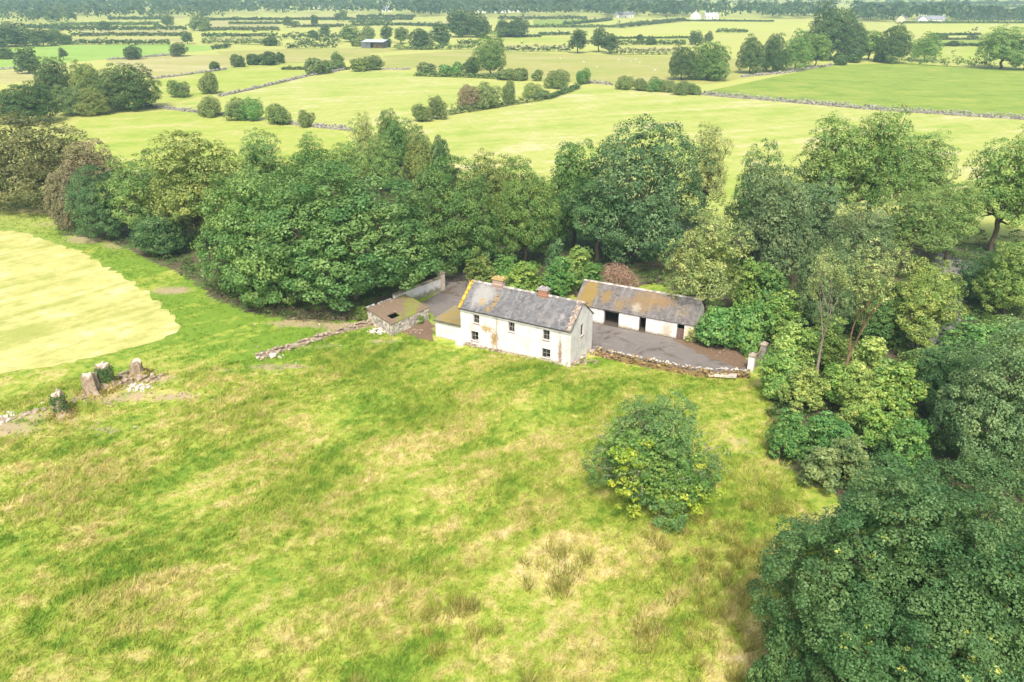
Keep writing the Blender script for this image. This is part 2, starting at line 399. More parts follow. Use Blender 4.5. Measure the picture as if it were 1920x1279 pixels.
def crown_tree(seed, R, h, hb, K, lobe, rc, nl, leaf, skirt=-.35, fill=.12, gap=.0, irregular=.08, slim=.36, central=.5, limb=.022, spread=.62, sp=1.2, barrel=False, bz=.15):
    """crown of lobes of tufts of leaves, and a trunk with limbs reaching into the lobes; returns (crown mesh, trunk mesh)"""
    rng = np.random.default_rng(seed); cz = hb + (h - hb) * .40
    L = [np.array((0, 0, cz + (h - cz) * .18))]; LR = [R * central]
    for k in range(K):
        z = 1 - (1 - skirt) * (k + .5) / K; a = k * 2.39996 + rng.uniform(-.35, .35); s = math.sqrt(max(0, 1 - z * z)) if not (barrel and z < bz) else 1.0 - .10 * z * z
        f = spread * rng.uniform(1 - irregular * 2, 1 + irregular * 1.6)
        L.append(np.array((s * math.cos(a) * R * f, s * math.sin(a) * R * f, cz + z * ((h - cz) if z > 0 else (cz - hb) * 1.2) * f)))
        LR.append(R * lobe * rng.uniform(.78, 1.22))
    L = np.array(L); LR = np.array(LR); zs = min(1.0, (h - hb) / (1.6 * R))
    P = []; 
    for i in range(len(L)):
        n = int(60 * (LR[i] / rc) ** 2) + 20; d = unit(rng.normal(size=(n, 3)))
        q = L[i] + d * LR[i] * np.array((1, 1, .85 * max(zs, .75))) * rng.uniform(.9, 1.05, (n, 1))
        ok = np.ones(n, bool)
        for j in range(len(L)):
            if j != i: ok &= (((q - L[j]) / np.array((1, 1, .85 * max(zs, .75)))) ** 2).sum(1) > (LR[j] * .9) ** 2
        ok &= (q[:, 2] > hb * .75)
        P.append(q[ok])
    P = thin(np.concatenate(P), rc * sp, rng)
    if gap: P = P[rng.random(len(P)) > gap]
    # fit to the wanted size
    P[:, :2] *= (R - rc * .6) / np.percentile(np.hypot(P[:, 0], P[:, 1]), 97)
    P[:, 2] = hb + (P[:, 2] - P[:, 2].min()) * (h - rc * .5 - hb) / (P[:, 2].max() - P[:, 2].min())
    cen = np.array((0, 0, cz)); P = cen + (P - cen) * rng.uniform(.84, 1.0, (len(P), 1)); P[:, 2] = np.maximum(P[:, 2], .1); out = unit(P - cen)
    V, lv, cv = puff(P, out, rc * rng.uniform(.7, 1.3, len(P)), nl, leaf, rng, slim)
    if fill:
        n = int(len(lv) * fill); i = rng.integers(0, len(P), n)
        q = cen + (P[i] - cen) * rng.uniform(.45, .86, (n, 1)) + rng.normal(size=(n, 3)) * rc * .45
        V = np.concatenate([V, leaf_quads(q, rng.normal(size=(n, 3)) + (0, 0, .6), leaf * 1.6, rng, .42)])
        lv = np.concatenate([lv, rng.random(n)]); cv = np.concatenate([cv, rng.random(n)])
    crown = fast_mesh('crown', V, 4, {'lv': lv, 'cv': cv}, LEAF)
    mb = MB(); r0 = max(.10, limb * h); fork = hb + (h - hb) * .16
    n = 7; mb.tube([(math.sin(i * 1.3) * r0 * .5, math.cos(i * 1.7) * r0 * .5, -.4 + (fork + .4) * i / (n - 1)) for i in range(n)],
                   [r0 * (1.5 if i == 0 else 1.1 - .28 * i / n) for i in range(n)], 8)
    for i in range(len(L)):
        e = L[i]; b = np.array((0, 0, fork * rng.uniform(.75, 1.0)))
        mid = b * .5 + e * .5 + np.array((0, 0, -.05 * h)) + rng.normal(size=3) * .03 * R
        mb.tube([b, b * .72 + mid * .28 + (0, 0, .02 * h), mid, e], [r0 * .55, r0 * .45, r0 * .3, r0 * .12], 6)
        near = P[np.argsort(((P - e) ** 2).sum(1))[:14]]
        for q in near[::3]:
            mb.tube([mid * .3 + e * .7, (mid * .15 + e * .4 + q * .45), q], [r0 * .16, r0 * .10, r0 * .04], 4, cap=False)
    return crown, mb.mesh('trunk', True)
def bush_mesh(seed, R, h, K, rc, nl, leaf, slim=.4, sp=1.0, irr=.2):
    return crown_tree(seed, R, h, .02 * h, K, .40, rc, nl, leaf, skirt=-.45, fill=.2, irregular=irr, slim=slim, central=.55, limb=.03, spread=.62, sp=sp, barrel=True)
def twiggy_tree(seed, h, leafiness, leaf=.22):
    """thin-crowned ash: forking limbs, bare twig ends and a few small leaf tufts"""
    rng = np.random.default_rng(seed); mb = MB(); ends = []
    def grow(p, d, ln, r, depth):
        n = 4; pts = [p]; rr = [r]
        for i in range(n):
            d = unit(d + rng.normal(size=3) * (.05 if depth == 0 else .12) + np.array((0, 0, .10))); p = p + d * ln / n; pts.append(p); rr.append(max(.012, r * (1 - .4 * (i + 1) / n)))
        mb.tube(pts, rr, 7 if depth < 2 else 4, cap=False)
        if depth >= 3: ends.extend(pts[1:])
        if depth == 5: return
        k = 3 if depth < 4 else 2; a0 = rng.uniform(0, 6.28)
        for i in range(k):
            a = a0 + i * 6.28 / k + rng.uniform(-.4, .4); s = rng.uniform(.38, .66)
            e1 = unit(np.cross(d, (.3, .9, .1))); e2 = np.cross(d, e1)
            grow(p, unit(d + (e1 * math.cos(a) + e2 * math.sin(a)) * s), ln * rng.uniform(.52, .80), rr[-1] * .74, depth + 1)
    grow(np.array((0, 0, -.3)), np.array((.03, .0, 1.0)), h * .36, h * .021, 0)
    E_ = np.array(ends); E_[:, 2] *= h / E_[:, 2].max(); E_ = E_[rng.random(len(E_)) < leafiness]
    V, lv, cv = puff(E_, np.tile((0, 0, 1.0), (len(E_), 1)), rng.uniform(.25, .6, len(E_)), 14, leaf, rng, .3)
    tm = mb.mesh('trunk', True)
    co = np.empty(len(tm.vertices) * 3, np.float32); tm.vertices.foreach_get('co', co)
    z = co[2::3]; co[2::3] = np.where(z > 0, z * h / max(ends, key=lambda q: q[2])[2], z); tm.vertices.foreach_set('co', co)
    return fast_mesh('crown', V, 4, {'lv': lv, 'cv': cv}, LEAF), tm
def conifer_mesh(seed, R, h, leaf):
    rng = np.random.default_rng(seed); n = 520
    z = rng.random(n) ** .75; r = R * (1.02 - z) * rng.uniform(.7, 1.05, n) ; a = rng.uniform(0, 6.28, n)
    P = np.stack([r * np.cos(a), r * np.sin(a), .18 * h + z * h * .82], 1)
    V = leaf_quads(P, np.stack([np.cos(a), np.sin(a), np.full(n, .7)], 1) + rng.normal(size=(n, 3)) * .3, leaf, rng)
    mb = MB(); mb.tube([(0, 0, -.3), (0, 0, h * .5), (0, 0, h * .96)], [h * .02, h * .013, .04], 6)
    return fast_mesh('crown', V, 4, {'lv': rng.random(n), 'cv': rng.random(n)}, LEAF), mb.mesh('trunk', True)

# library: kind -> list of (crown, trunk, R, h)
LIB = {}
def lib(k, R, h, pair): LIB.setdefault(k, []).append((pair[0], pair[1], R, h))
for s in range(3):
    lib('syc', 9, 17, crown_tree(11 + s, 9, 17, 1.6, 19, .36, 1.25, 128, .26, skirt=-.5, irregular=.10, fill=.14, sp=1.2))
for s in range(3):
    lib('ash', 6, 15, crown_tree(31 + s, 6, 15, 3.0, 17, .29, .80, 62, .25, skirt=-.55, fill=.12, gap=.10, irregular=.19, slim=.26, central=.40, spread=.70, sp=1.15))
for s in range(2):
    lib('ashtall', 6, 17, crown_tree(41 + s, 6, 17, 4.6, 19, .30, .85, 64, .25, skirt=-.55, fill=.16, gap=.08, irregular=.20, slim=.26, central=.36, spread=.72, sp=1.18, limb=.019))
for s in range(2):
    lib('oak', 7, 15, crown_tree(51 + s, 7, 15, 1.6, 19, .32, .95, 74, .27, skirt=-.55, irregular=.17, central=.48, spread=.66, fill=.26))
for s in range(3):
    lib('thorn', 4, 6, bush_mesh(71 + s, 4, 6, 14, .52, 46, .19, .3, 1.12, .24))
for s in range(3):
    lib('shrub', 2.5, 3.6, bush_mesh(91 + s, 2.5, 3.6, 11, .42, 40, .20, .42, 1.1, .26))
for s in range(3):
    lib('sap', 2.4, 5.5, crown_tree(201 + s, 2.4, 5.5, .3, 15, .30, .42, 38, .20, skirt=-.6, fill=.10, gap=.12, irregular=.30, slim=.34, central=.35, limb=.018, spread=.70, sp=1.1))
for s in range(3):
    lib('fardome', 6, 12, crown_tree(111 + s, 6, 12, .7, 15, .36, 1.15, 34, .52, skirt=-.5, irregular=.15, fill=.2, sp=1.1, barrel=True))
for s in range(2):
    lib('dome', 8, 13, crown_tree(121 + s, 8, 13, .4, 19, .34, 1.12, 92, .28, skirt=-.55, irregular=.12, fill=.2, sp=1.12, barrel=True))
for s in range(3):
    lib('farash', 5, 13, crown_tree(131 + s, 5, 13, 2.0, 14, .31, .95, 28, .48, skirt=-.6, irregular=.22, spread=.68, central=.42, fill=.12, sp=1.1))
for s in range(3):
    lib('farbush', 3, 4.5, bush_mesh(151 + s, 3, 4.5, 11, .62, 26, .36, .42, 1.05, .24))
for s in range(2): lib('conifer', 3, 12, conifer_mesh(171 + s, 3, 12, 1.1))
LIB_USE = {k: 0 for k in LIB}

COLR = {
 'syc': (.080, .146, .036), 'sycdark': (.055, .112, .036), 'sycblue': (.068, .132, .048), 'ash': (.125, .200, .048), 'ashpale': (.190, .240, .080),
 'oak': (.125, .165, .040), 'beech': (.130, .130, .045), 'thorn': (.120, .165, .052), 'thornbrown': (.165, .150, .075), 'bright': (.140, .225, .045),
 'lime': (.185, .250, .055), 'laurel': (.095, .190, .045), 'grey': (.105, .160, .062), 'far': (.058, .098, .030), 'fargrey': (.078, .108, .040), 'farlight': (.105, .155, .045),
 'conifer': (.055, .085, .045), 'bush': (.098, .175, .050), 'sycpale': (.098, .158, .060), 'yellowash': (.185, .235, .075),
}
def place_tree(name, u, vb, vt, hw, kind, col, label, cat='tree', group=None, rot=None, bark=None, dv=0, variant=None, depth=.95):
    P = G(u, vb); h = max(height_at(P, vt), .6)
    slant = math.sqrt(P[0] ** 2 + P[1] ** 2 + (CAM_H - h * .5) ** 2); rx = hw * slant / F_PX
    if variant is None: variant = LIB_USE[kind]
    LIB_USE[kind] += 1
    cm, tm, R, hn = LIB[kind][variant % len(LIB[kind])]
    e = empty(name, (P[0], P[1], float(ground_z(P[0], P[1]))))
    tag(e, label, cat, group)
    rz = rot if rot is not None else (u * 7.31 + vb * 3.7) % 6.283
    sx = rx / R; sz = h / hn
    for nm, me in (('trunk', tm), ('crown', cm)):
        o = link(nm, me, e); o.scale = (sx, sx * depth, sz); o.rotation_euler = (0, 0, rz)
        if nm == 'trunk' and not me.materials: me.materials.append(bark or BARK)
        if nm == 'crown': 
            c = [q * 1.85 for q in COLR[col]]; j = random.Random(int(u * 13 + vb)); k = j.uniform(.9, 1.1)
            o.color = (c[0] * k * j.uniform(.92, 1.08), c[1] * k, c[2] * k * j.uniform(.9, 1.1), 1)
    return e

# ------------------------------------------------------------------ buildings
def wall_panel(mb, o, ud, nd, length, z0, z1, thick, openings):
    """wall in the plane through o along ud, outside towards nd; openings (u0,u1,z0,z1)"""
    o = np.array(o, float); ud = np.array(ud, float); nd = np.array(nd, float); up = np.array((0, 0, 1.0))
    xs = sorted({0.0, length} | {q for a in openings for q in a[:2]}); zs = sorted({z0, z1} | {q for a in openings for q in a[2:]})
    solid = [[not any(a[0] <= (xs[i]+xs[i+1])/2 <= a[1] and a[2] <= (zs[j]+zs[j+1])/2 <= a[3] for a in openings) for j in range(len(zs)-1)] for i in range(len(xs)-1)]
    def P(x, z, d): return o + ud * x + up * z - nd * d
    S_ = lambda i, j: 0 <= i < len(xs)-1 and 0 <= j < len(zs)-1 and solid[i][j]
    for i in range(len(xs)-1):
        for j in range(len(zs)-1):
            if not solid[i][j]: continue
            x0, x1, a, b = xs[i], xs[i+1], zs[j], zs[j+1]
            mb.quad(P(x0,a,0), P(x1,a,0), P(x1,b,0), P(x0,b,0)); mb.quad(P(x0,a,thick), P(x0,b,thick), P(x1,b,thick), P(x1,a,thick))
            if not S_(i-1, j): mb.quad(P(x0,a,0), P(x0,b,0), P(x0,b,thick), P(x0,a,thick))
            if not S_(i+1, j): mb.quad(P(x1,a,0), P(x1,a,thick), P(x1,b,thick), P(x1,b,0))
            if not S_(i, j-1): mb.quad(P(x0,a,0), P(x0,a,thick), P(x1,a,thick), P(x1,a,0))
            if not S_(i, j+1): mb.quad(P(x0,b,0), P(x1,b,0), P(x1,b,thick), P(x0,b,thick))
def gable_top(mb, x, y0, y1, z0, zr, thick, sgn):
    ym = (y0 + y1) / 2; xi = x - sgn * thick
    mb.add([(x,y0,z0),(x,y1,z0),(x,ym,zr),(xi,y0,z0),(xi,y1,z0),(xi,ym,zr)], [(0,1,2),(5,4,3),(0,2,5,3),(1,4,5,2),(0,3,4,1)])

def whitewash(name, stains, grime=.35, lowgrime=.0):
    """old limewash; stains: list of (x, wx, z, wz, colour, strength) in wall coordinates"""
    t = NT(name); p = t.obj(); x, y, z = t.xyz(p)
    c = t.mix(t.step(t.noise(p, 1.1, 5, .65), .42, .70), (.80, .785, .76), (.64, .61, .57))
    g = t.step(t.noise(t.map(p, sc=(1.6, 1.6, .5)), 1.5, 6, .7), .54, .74)
    c = t.mix(t.math('MULTIPLY', g, grime), c, (.46, .42, .37))
    n = t.math('ADD', t.math('MULTIPLY', t.noise(p, 1.7, 6, .75, .4), .5), t.math('MULTIPLY', t.noise(p, 6.0, 5, .75, .4), .5))
    if lowgrime:
        low = t.math('ADD', t.math('MULTIPLY', z, -1.2), t.math('MULTIPLY', n, 1.6))
        c = t.mix(t.math('MULTIPLY', t.step(low, .1, .9), lowgrime), c, (.42, .37, .26))
    for (sx, wx, szz, wz, col, k) in stains:
        m = t.math('MULTIPLY', t.gauss(x, sx, wx), t.gauss(z, szz, wz))
        m = t.step(t.math('ADD', t.math('MULTIPLY', m, .9), t.math('MULTIPLY', t.math('SUBTRACT', n, .5), 3.2)), .30, .85)
        m = t.math('MULTIPLY', m, t.step(t.math('MULTIPLY', t.gauss(x, sx, wx * 2), t.gauss(z, szz, wz * 2)), .12, .3))
        c = t.mix(t.math('MULTIPLY', m, k), c, col)
    t.base(c); t.bump(t.noise(p, 9, 5, .7), .5, .03)
    return t.m
def slate_material(name, patches, base1=(.125, .125, .130), base2=(.215, .215, .215)):
    t = NT(name); p = t.obj(); x, y, z = t.xyz(p); lv = t.attr('lv')
    c = t.mix(lv, base1, base2)
    c = t.mix(t.math('MULTIPLY', t.step(t.noise(t.map(p, sc=(2.2, .35, .35)), 1.0, 4, .6), .5, .68), .6), c, (.28, .275, .265))
    c = t.mix(t.math('MULTIPLY', t.step(t.noise(p, 3.3, 5, .7), .58, .70), .6), c, (.36, .345, .31))
    n = t.math('ADD', t.math('MULTIPLY', t.noise(p, 1.05, 6, .7, .5), .6), t.math('MULTIPLY', t.noise(p, 5.0, 5, .75, .4), .4))
    for (sx, wx, szz, wz, col, k, th) in patches:
        m = t.math('MULTIPLY', t.gauss(x, sx, wx), t.gauss(z, szz, wz))
        m = t.step(t.math('ADD', m, t.math('MULTIPLY', t.math('SUBTRACT', n, .5), 2.6)), th - .12, th + .4)
        m = t.math('MULTIPLY', m, t.step(t.math('MULTIPLY', t.gauss(x, sx, wx * 1.9), t.gauss(z, szz, wz * 1.9)), .08, .25))
        c = t.mix(t.math('MULTIPLY', m, k), c, col)
    t.base(c); t.b.inputs['Roughness'].default_value = .75; t.bump(t.noise(p, 12, 4, .7), .4, .02)
    return t.m
def roof_slope(parent, x0, x1, ye, ze, yr, zr, deckmat, slatemat, seed, missing=.01, sw=.30, sh=.24, sub=True):
    """deck and overlapping slates of one slope from the eave (ye, ze) to the ridge (yr, zr)"""
    rng = random.Random(seed); L = math.hypot(yr - ye, zr - ze); s = np.array((0, (yr-ye)/L, (zr-ze)/L)); n = np.cross((1, 0, 0), s) * (1 if yr > ye else -1)
    d = MB(); e = np.array((x0, ye, ze)); d.obox(e, (x1 - x0, 0, 0), s * L, -n * .07)
    deck = d.build('roof', deckmat, parent)
    m = MB(); rows = int(L / sh)
    for r in range(rows + 1):
        sag = .03 * math.sin(r * .9)
        x = x0 - (sw / 2 if r % 2 else 0)
        while x < x1 - .03:
            a = max(x, x0); b = min(x + sw, x1)
            if b - a > .05 and rng.random() > missing:
                lo = r * sh + rng.uniform(-.02, .012); hi = min(lo + sh * 1.35, L)
                t0 = .022 + rng.uniform(0, .012) + sag * .2; t1 = .006
                g = .008; q = e + s * lo; q2 = e + s * hi; tw = rng.uniform(-.006, .006)
                X = np.array((1.0, 0, 0))
                m.add([q + X*(a-x0+g) + n*t0, q + X*(b-x0-g) + n*(t0+tw), q2 + X*(b-x0-g) + n*t1, q2 + X*(a-x0+g) + n*t1,
                       q + X*(a-x0+g) + n*.001, q + X*(b-x0-g) + n*.001], [(0,1,2,3), (4,5,1,0), (4,0,3), (1,5,2)], min(1, max(0, rng.gauss(.45, .28))))
            x += sw
    sl = m.build('slates', slatemat, deck); sl['kind'] = 'stuff'
    return deck
def window(parent, o, ud, nd, w_, h_, depth, framemat, panemat, nx=2, ny=2, broken=()):
    """sash window set in an opening; o = lower left corner on the outer wall plane"""
    o = np.array(o, float); ud = np.array(ud, float); nd = np.array(nd, float); up = np.array((0, 0, 1.0))
    W = MB(); f = .07; q = o - nd * depth
    W.obox(q, ud*w_, -nd*.07, up*f); W.obox(q + up*(h_-f), ud*w_, -nd*.07, up*f)
    W.obox(q + up*f, ud*f, -nd*.07, up*(h_-2*f)); W.obox(q + ud*(w_-f) + up*f, ud*f, -nd*.07, up*(h_-2*f))
    win = W.build('window', framemat, parent)
    b = MB(); 
    for i in range(1, nx): b.obox(q + ud*(w_*i/nx-.022) + up*f - nd*.012, ud*.044, -nd*.035, up*(h_-2*f))
    for j in range(1, ny): b.obox(q + ud*f + up*(h_*j/ny-.025) - nd*.008, ud*(w_-2*f), -nd*.045, up*.05)
    if nx > 1 or ny > 1: b.build('glazing_bars', framemat, win)
    for i in range(nx):
        for j in range(ny):
            if (i, j) in broken: continue
            a = MB(); x0 = max(f, w_*i/nx); x1 = min(w_-f, w_*(i+1)/nx); z0 = max(f, h_*j/ny); z1 = min(h_-f, h_*(j+1)/ny)
            a.obox(q + ud*x0 + up*z0 - nd*.03, ud*(x1-x0), -nd*.006, up*(z1-z0)); a.build('pane', panemat, win)
    s = MB(); s.obox(o - ud*.06 + nd*.07 - up*.09, ud*(w_+.12), -nd*(depth+.06), up*.085); s.build('sill', SILL, win)
    return win
SILL = simple('stone_sill', (.42, .38, .34), (.30, .26, .23), 4)
SASH = simple('weathered_sash', (.40, .36, .32), (.24, .20, .17), 8)
t = NT('old_glass'); t.base((.035, .038, .04)); t.b.inputs['Roughness'].default_value = .12; t.b.inputs['Specular IOR Level'].default_value = .5; GLASS = t.m
DECK = simple('roof_timber', (.16, .13, .11), (.10, .08, .07), 3)
ORANGE = (.42, .26, .035)

# the farmhouse: corner nearest the camera is the origin, front wall along -x
HY = math.radians(-29.3); HO = G(1071, 620.7, 4.3)
house = empty('farmhouse', (HO[0], HO[1], 0), HY)
tag(house, 'derelict white two storey farmhouse with grey slate roof and two brick chimneys', 'house')
HL, HW, HE, HR = 13.3, 5.4, 4.3, 6.42
WASH = whitewash('house_limewash', [(-9.0, .6, 1.5, 1.4, (.36, .22, .06), .95), (-10.0, 1.0, 2.45, .5, (.42, .28, .08), .9), (-11.9, .35, 2.2, .9, (.62, .50, .32), .6),
                                    (-1.2, .3, 1.4, 2.4, (.30, .20, .12), .95), (-6.0, 8.0, .15, .32, (.40, .30, .22), .8), (-5.4, 1.3, 1.9, .5, (.60, .57, .54), .5), (-8.6, .2, 3.6, .9, (.5, .42, .3), .5), (-.3, .5, 2.2, 2.2, (.50, .48, .45), .5)], .42, .35)
OPEN = [(HL-11.66, HL-10.90, 2.80, 3.78), (HL-12.0, HL-11.05, .70, 1.80), (HL-7.3, HL-6.55, 2.72, 3.80), (HL-3.2, HL-2.42, 2.68, 3.78), (HL-3.3, HL-2.3, .62, 1.68)]
mb = MB()
wall_panel(mb, (-HL, 0, 0), (1, 0, 0), (0, -1, 0), HL, -.4, HE, .5, OPEN)
wall_panel(mb, (0, HW, 0), (-1, 0, 0), (0, 1, 0), HL, -.4, HE, .5, [(2.0, 2.9, 1.0, 2.2), (5.5, 6.5, 0.0, 2.1), (9, 9.9, 1.0, 2.2)])
wall_panel(mb, (0, .5, 0), (0, 1, 0), (1, 0, 0), HW - 1.0, -.4, HE, .5, [(1.83, 2.57, 2.75, 4.05)])
wall_panel(mb, (-HL, HW - .5, 0), (0, -1, 0), (-1, 0, 0), HW - 1.0, -.4, HE, .5, [])
gable_top(mb, 0, 0, HW, HE, HR - .02, .5, 1); gable_top(mb, -HL, 0, HW, HE, HR - .02, .5, -1)
mb.build('wall', WASH, house)
fl = MB(); fl.box(-HL+.5, -.5, .5, HW-.5, 2.25, 2.4); fl.build('upper_floor', DECK, house)
HSL = slate_material('house_slates', [(-11.2, 1.7, 5.6, 1.0, (.40, .39, .36), .75, .35), (-9.6, .6, 5.3, 1.1, ORANGE, .8, .72), (-11.0, .8, 5.0, .7, ORANGE, .85, .78), (-10.0, .4, 4.7, .6, ORANGE, .7, .7),
                                      (-.25, .35, 5.2, 1.6, (.40, .30, .22), .85, .5), (-1.6, .5, 5.0, .8, (.52, .48, .44), .6, .72), (-3.0, 2.2, 4.7, .3, (.34, .27, .21), .6, .9)])
k = (HR - HE) / (HW / 2)
roof_slope(house, -HL-.12, .10, -.16, HE - .16*k + .07, HW/2, HR + .07, DECK, HSL, 3, .012)
roof_slope(house, -HL-.12, .10, HW+.16, HE - .16*k + .07, HW/2, HR + .07, DECK, HSL, 4, .012)
m = MB(); rr = random.Random(8); x = -HL - .1
while x < .05:
    L_ = rr.uniform(.38, .46)
    if rr.random() > .06: m.add([(x, HW/2-.16, HR+.03), (x+L_-.015, HW/2-.16, HR+.03), (x+L_-.015, HW/2, HR+.20+rr.uniform(-.02, .02)), (x, HW/2, HR+.20), (x, HW/2+.16, HR+.03), (x+L_-.015, HW/2+.16, HR+.03)], [(0,1,2,3), (3,2,5,4), (0,3,4), (1,5,2)], rr.random())
    x += L_
m.build('ridge_tiles', simple('ridge_clay', (.34, .31, .28), (.45, .42, .37), 3), house)
g_ = MB(); g_.tube([(-HL-.1, -.24, HE-.12), (.05, -.24, HE-.14)], [.055, .055], 6); g_.build('gutter', simple('dark_gutter', (.10, .095, .09)), house)
g_ = MB(); g_.tube([(-8.75, -.22, HE-.15), (-8.75, -.06, HE-.4), (-8.75, -.06, .3)], [.04, .04, .04], 6); g_.build('downpipe', simple('grey_pipe', (.50, .46, .42), (.40, .34, .28), 3), house)
# left verge thick with yellow lichen, right verge of crumbling mortar
vm = MB(); s_ = np.array((0, HW/2 + .16, HR - HE + .16*k)); e_ = np.array((-HL-.17, -.17, HE - .16*k + .08))
rr = random.Random(2)
for i in range(22):
    a = e_ + s_ * i / 22; vm.obox(a + np.array((rr.uniform(-.03, .03), 0, rr.uniform(0, .03))), (.30 + rr.uniform(-.05, .08), 0, 0), s_ / 22 * .97, (0, -.03, .10 + rr.uniform(0, .05)), rr.random())
vm.build('verge', simple('lichen_verge', (.62, .40, .04), (.50, .30, .05), 5), house)
vm = MB()
for i in range(60):
    f = rr.random(); a = np.array((-.32, -.17, HE - .16*k + .09)) + s_ * f; q = rr.uniform(.08, .2)
    vm.obox(a + np.array((rr.uniform(-.35, .25), 0, 0)), (q, 0, .02), (0, q, q*.75), (0, -q*.3, q*.5), rr.random())
vm.build('crumbled_verge', simple('crumbled_mortar', (.50, .42, .36), (.34, .26, .20), 4), house)
BRICK = simple('chimney_brick', (.52, .24, .15), (.40, .22, .16), 6, bump=.02)
GREYREND = simple('chimney_render', (.50, .35, .29), (.40, .30, .26), 4)
def chimney(xc, w_, d_, z0, z1, mat, capmat, lab=None):
    rng = random.Random(int(xc * 10)); c = MB(); y = HW / 2; n = int((z1 - z0) / .085)
    for i in range(n):
        a = z0 + (z1 - z0) * i / n; j = .008 * (i % 2)
        c.box(xc - w_/2 + j, xc + w_/2 - j, y - d_/2 + j, y + d_/2 - j, a, a + (z1 - z0) / n - .002, rng.random())
    st = c.build('chimney', mat, house)
    q = MB(); q.box(xc - w_/2 - .10, xc + w_/2 + .10, y - d_/2 - .10, y + d_/2 + .10, z1 + .002, z1 + .10, .5); q.box(xc - w_/2 - .03, xc + w_/2 + .03, y - d_/2 - .03, y + d_/2 + .03, z1 + .104, z1 + .2, .4)
    for i in range(14): 
        a = rng.uniform(.06, .14); bx_, by_ = xc + rng.uniform(-.4, .4) * w_, y + rng.uniform(-.4, .4) * d_
        q.obox((bx_, by_, z1 + .19), (a, .02, 0), (-.02, a, .02), (0, .02, a * .9), rng.random())
    q.build('chimney_cap', capmat, st)
    if lab: st['label'] = lab
chimney(-10.0, 1.25, .62, 5.7, 7.25, GREYREND, simple('lichen_cap', (.58, .38, .06), (.42, .34, .26), 6), 'pinkish rendered chimney stack capped with yellow lichen')
chimney(-4.55, 1.05, .62, 5.7, 7.05, BRICK, simple('grey_cap', (.46, .42, .41), (.34, .31, .30), 6), 'orange brick chimney stack with broken grey cap')
for (a, b, z0, z1), br in zip(OPEN, ([(1, 1)], [(1, 0), (1, 1)], [(0, 1)], [(1, 1)], [(1, 0)])):
    window(house, (-HL + a, 0, z0), (1, 0, 0), (0, -1, 0), b - a, z1 - z0, .14, SASH, GLASS, 2, 2, br)
window(house, (0, .5 + 1.83, 2.75), (0, 1, 0), (1, 0, 0), .74, 1.3, .14, simple('brown_sash', (.20, .14, .11), (.12, .09, .07), 8), GLASS, 2, 2, ())
# footing stones at the foot of the front wall
fs = MB(); rr = random.Random(4)
for i in range(120):
    x = rr.uniform(-HL, 0.1); a = rr.uniform(.12, .32); z = rr.uniform(-.3, .25) + max(0, (x + 4) * .10)
    fs.obox((x, -.05 - rr.uniform(0, .45), z), (a, rr.uniform(-.05, .05), .03), (rr.uniform(-.05, .05), a*.8, .02), (.02, -.02, a*.6), rr.random())
for i in range(35):
    y = rr.uniform(0, HW); a = rr.uniform(.12, .3)
    fs.obox((.02 + rr.uniform(0, .4), y, rr.uniform(-.2, .3) + (.35 if y < 2 else 0)), (a, .03, .02), (-.03, a, .02), (.02, 0, a*.6), rr.random())
o_ = fs.build('footing_stones', simple('rubble_stone', (.58, .50, .42), (.38, .27, .20), 3), house); o_['kind'] = 'stuff'
# lean-to at the left end
lt = MB(); X0 = -HL - 3.45
wall_panel(lt, (X0, .12, 0), (1, 0, 0), (0, -1, 0), 3.44, -.3, 2.0, .35, [])
wall_panel(lt, (X0, 4.0, 0), (0, -1, 0), (-1, 0, 0), 3.5, -.3, 2.0, .35, [])
wall_panel(lt, (-HL-.01, 4.2, 0), (-1, 0, 0), (0, 1, 0), 3.4, -.3, 2.0, .35, [])
lto = lt.build('lean_to', whitewash('lean_to_limewash', [(-15.5, 1.6, .9, .5, (.72, .55, .48), .5), (-15, 3, .05, .2, (.45, .38, .28), .8)], .15, .1), house)
lr = MB(); lr.obox((X0 - .15, -.05, 2.03), (3.58, 0, .10), (0, 4.3, .18), (0, 0, .14))
lr.build('mossy_roof', slate_material('mossy_lean_to', [(-15, 4, 2.2, 2, (.34, .25, .06), .8, .65), (-14, 3, 2.2, 2, (.24, .20, .08), .9, .8)], (.24, .21, .15), (.28, .25, .19)), lto)
lg = MB(); lg.box(X0 - .19, -HL - .02, -.10, -.055, 1.98, 2.14); lg.build('edge_board', simple('dark_board', (.16, .15, .12)), lto)
bs = MB(); bs.obox((-HL - .35, -.75, -.2), (.95, .05, .05), (.05, .6, .05), (.08, .06, .62)); bl = bs.build('white_block', WASH, house)

# ------------------------------------------------------------------ outbuilding
OO = G(1131, 609); OY = math.radians(-27.5)
ob = empty('outbuilding', (OO[0], OO[1], 0), OY)
tag(ob, 'long low white stable block with rusty lichened slate roof behind the yard', 'outbuilding')
OX0, OX1, OD, OE, ORG = -3.5, 10.55, 5.0, 2.05, 4.1
OW = whitewash('stable_limewash', [(7.6, 1.0, .8, .9, (.50, .42, .26), .7), (10.4, 1.1, .9, 1.2, (.62, .50, .20), .8), (3, 9, .1, .25, (.36, .30, .2), .9), (1.0, .3, .4, .5, (.5, .42, .3), .4)], .22, .45)
mb = MB(); D_ = -OX0
wall_panel(mb, (OX0, 0, 0), (1, 0, 0), (0, -1, 0), OX1 - OX0, -.2, OE, .45, [(D_+0, D_+1.85, -.2, 1.78), (D_+4.3, D_+5.12, -.2, 1.82), (D_+8.7, D_+9.55, -.2, 1.82)])
wall_panel(mb, (OX1, OD, 0), (-1, 0, 0), (0, 1, 0), OX1 - OX0, -.2, OE, .45, [])
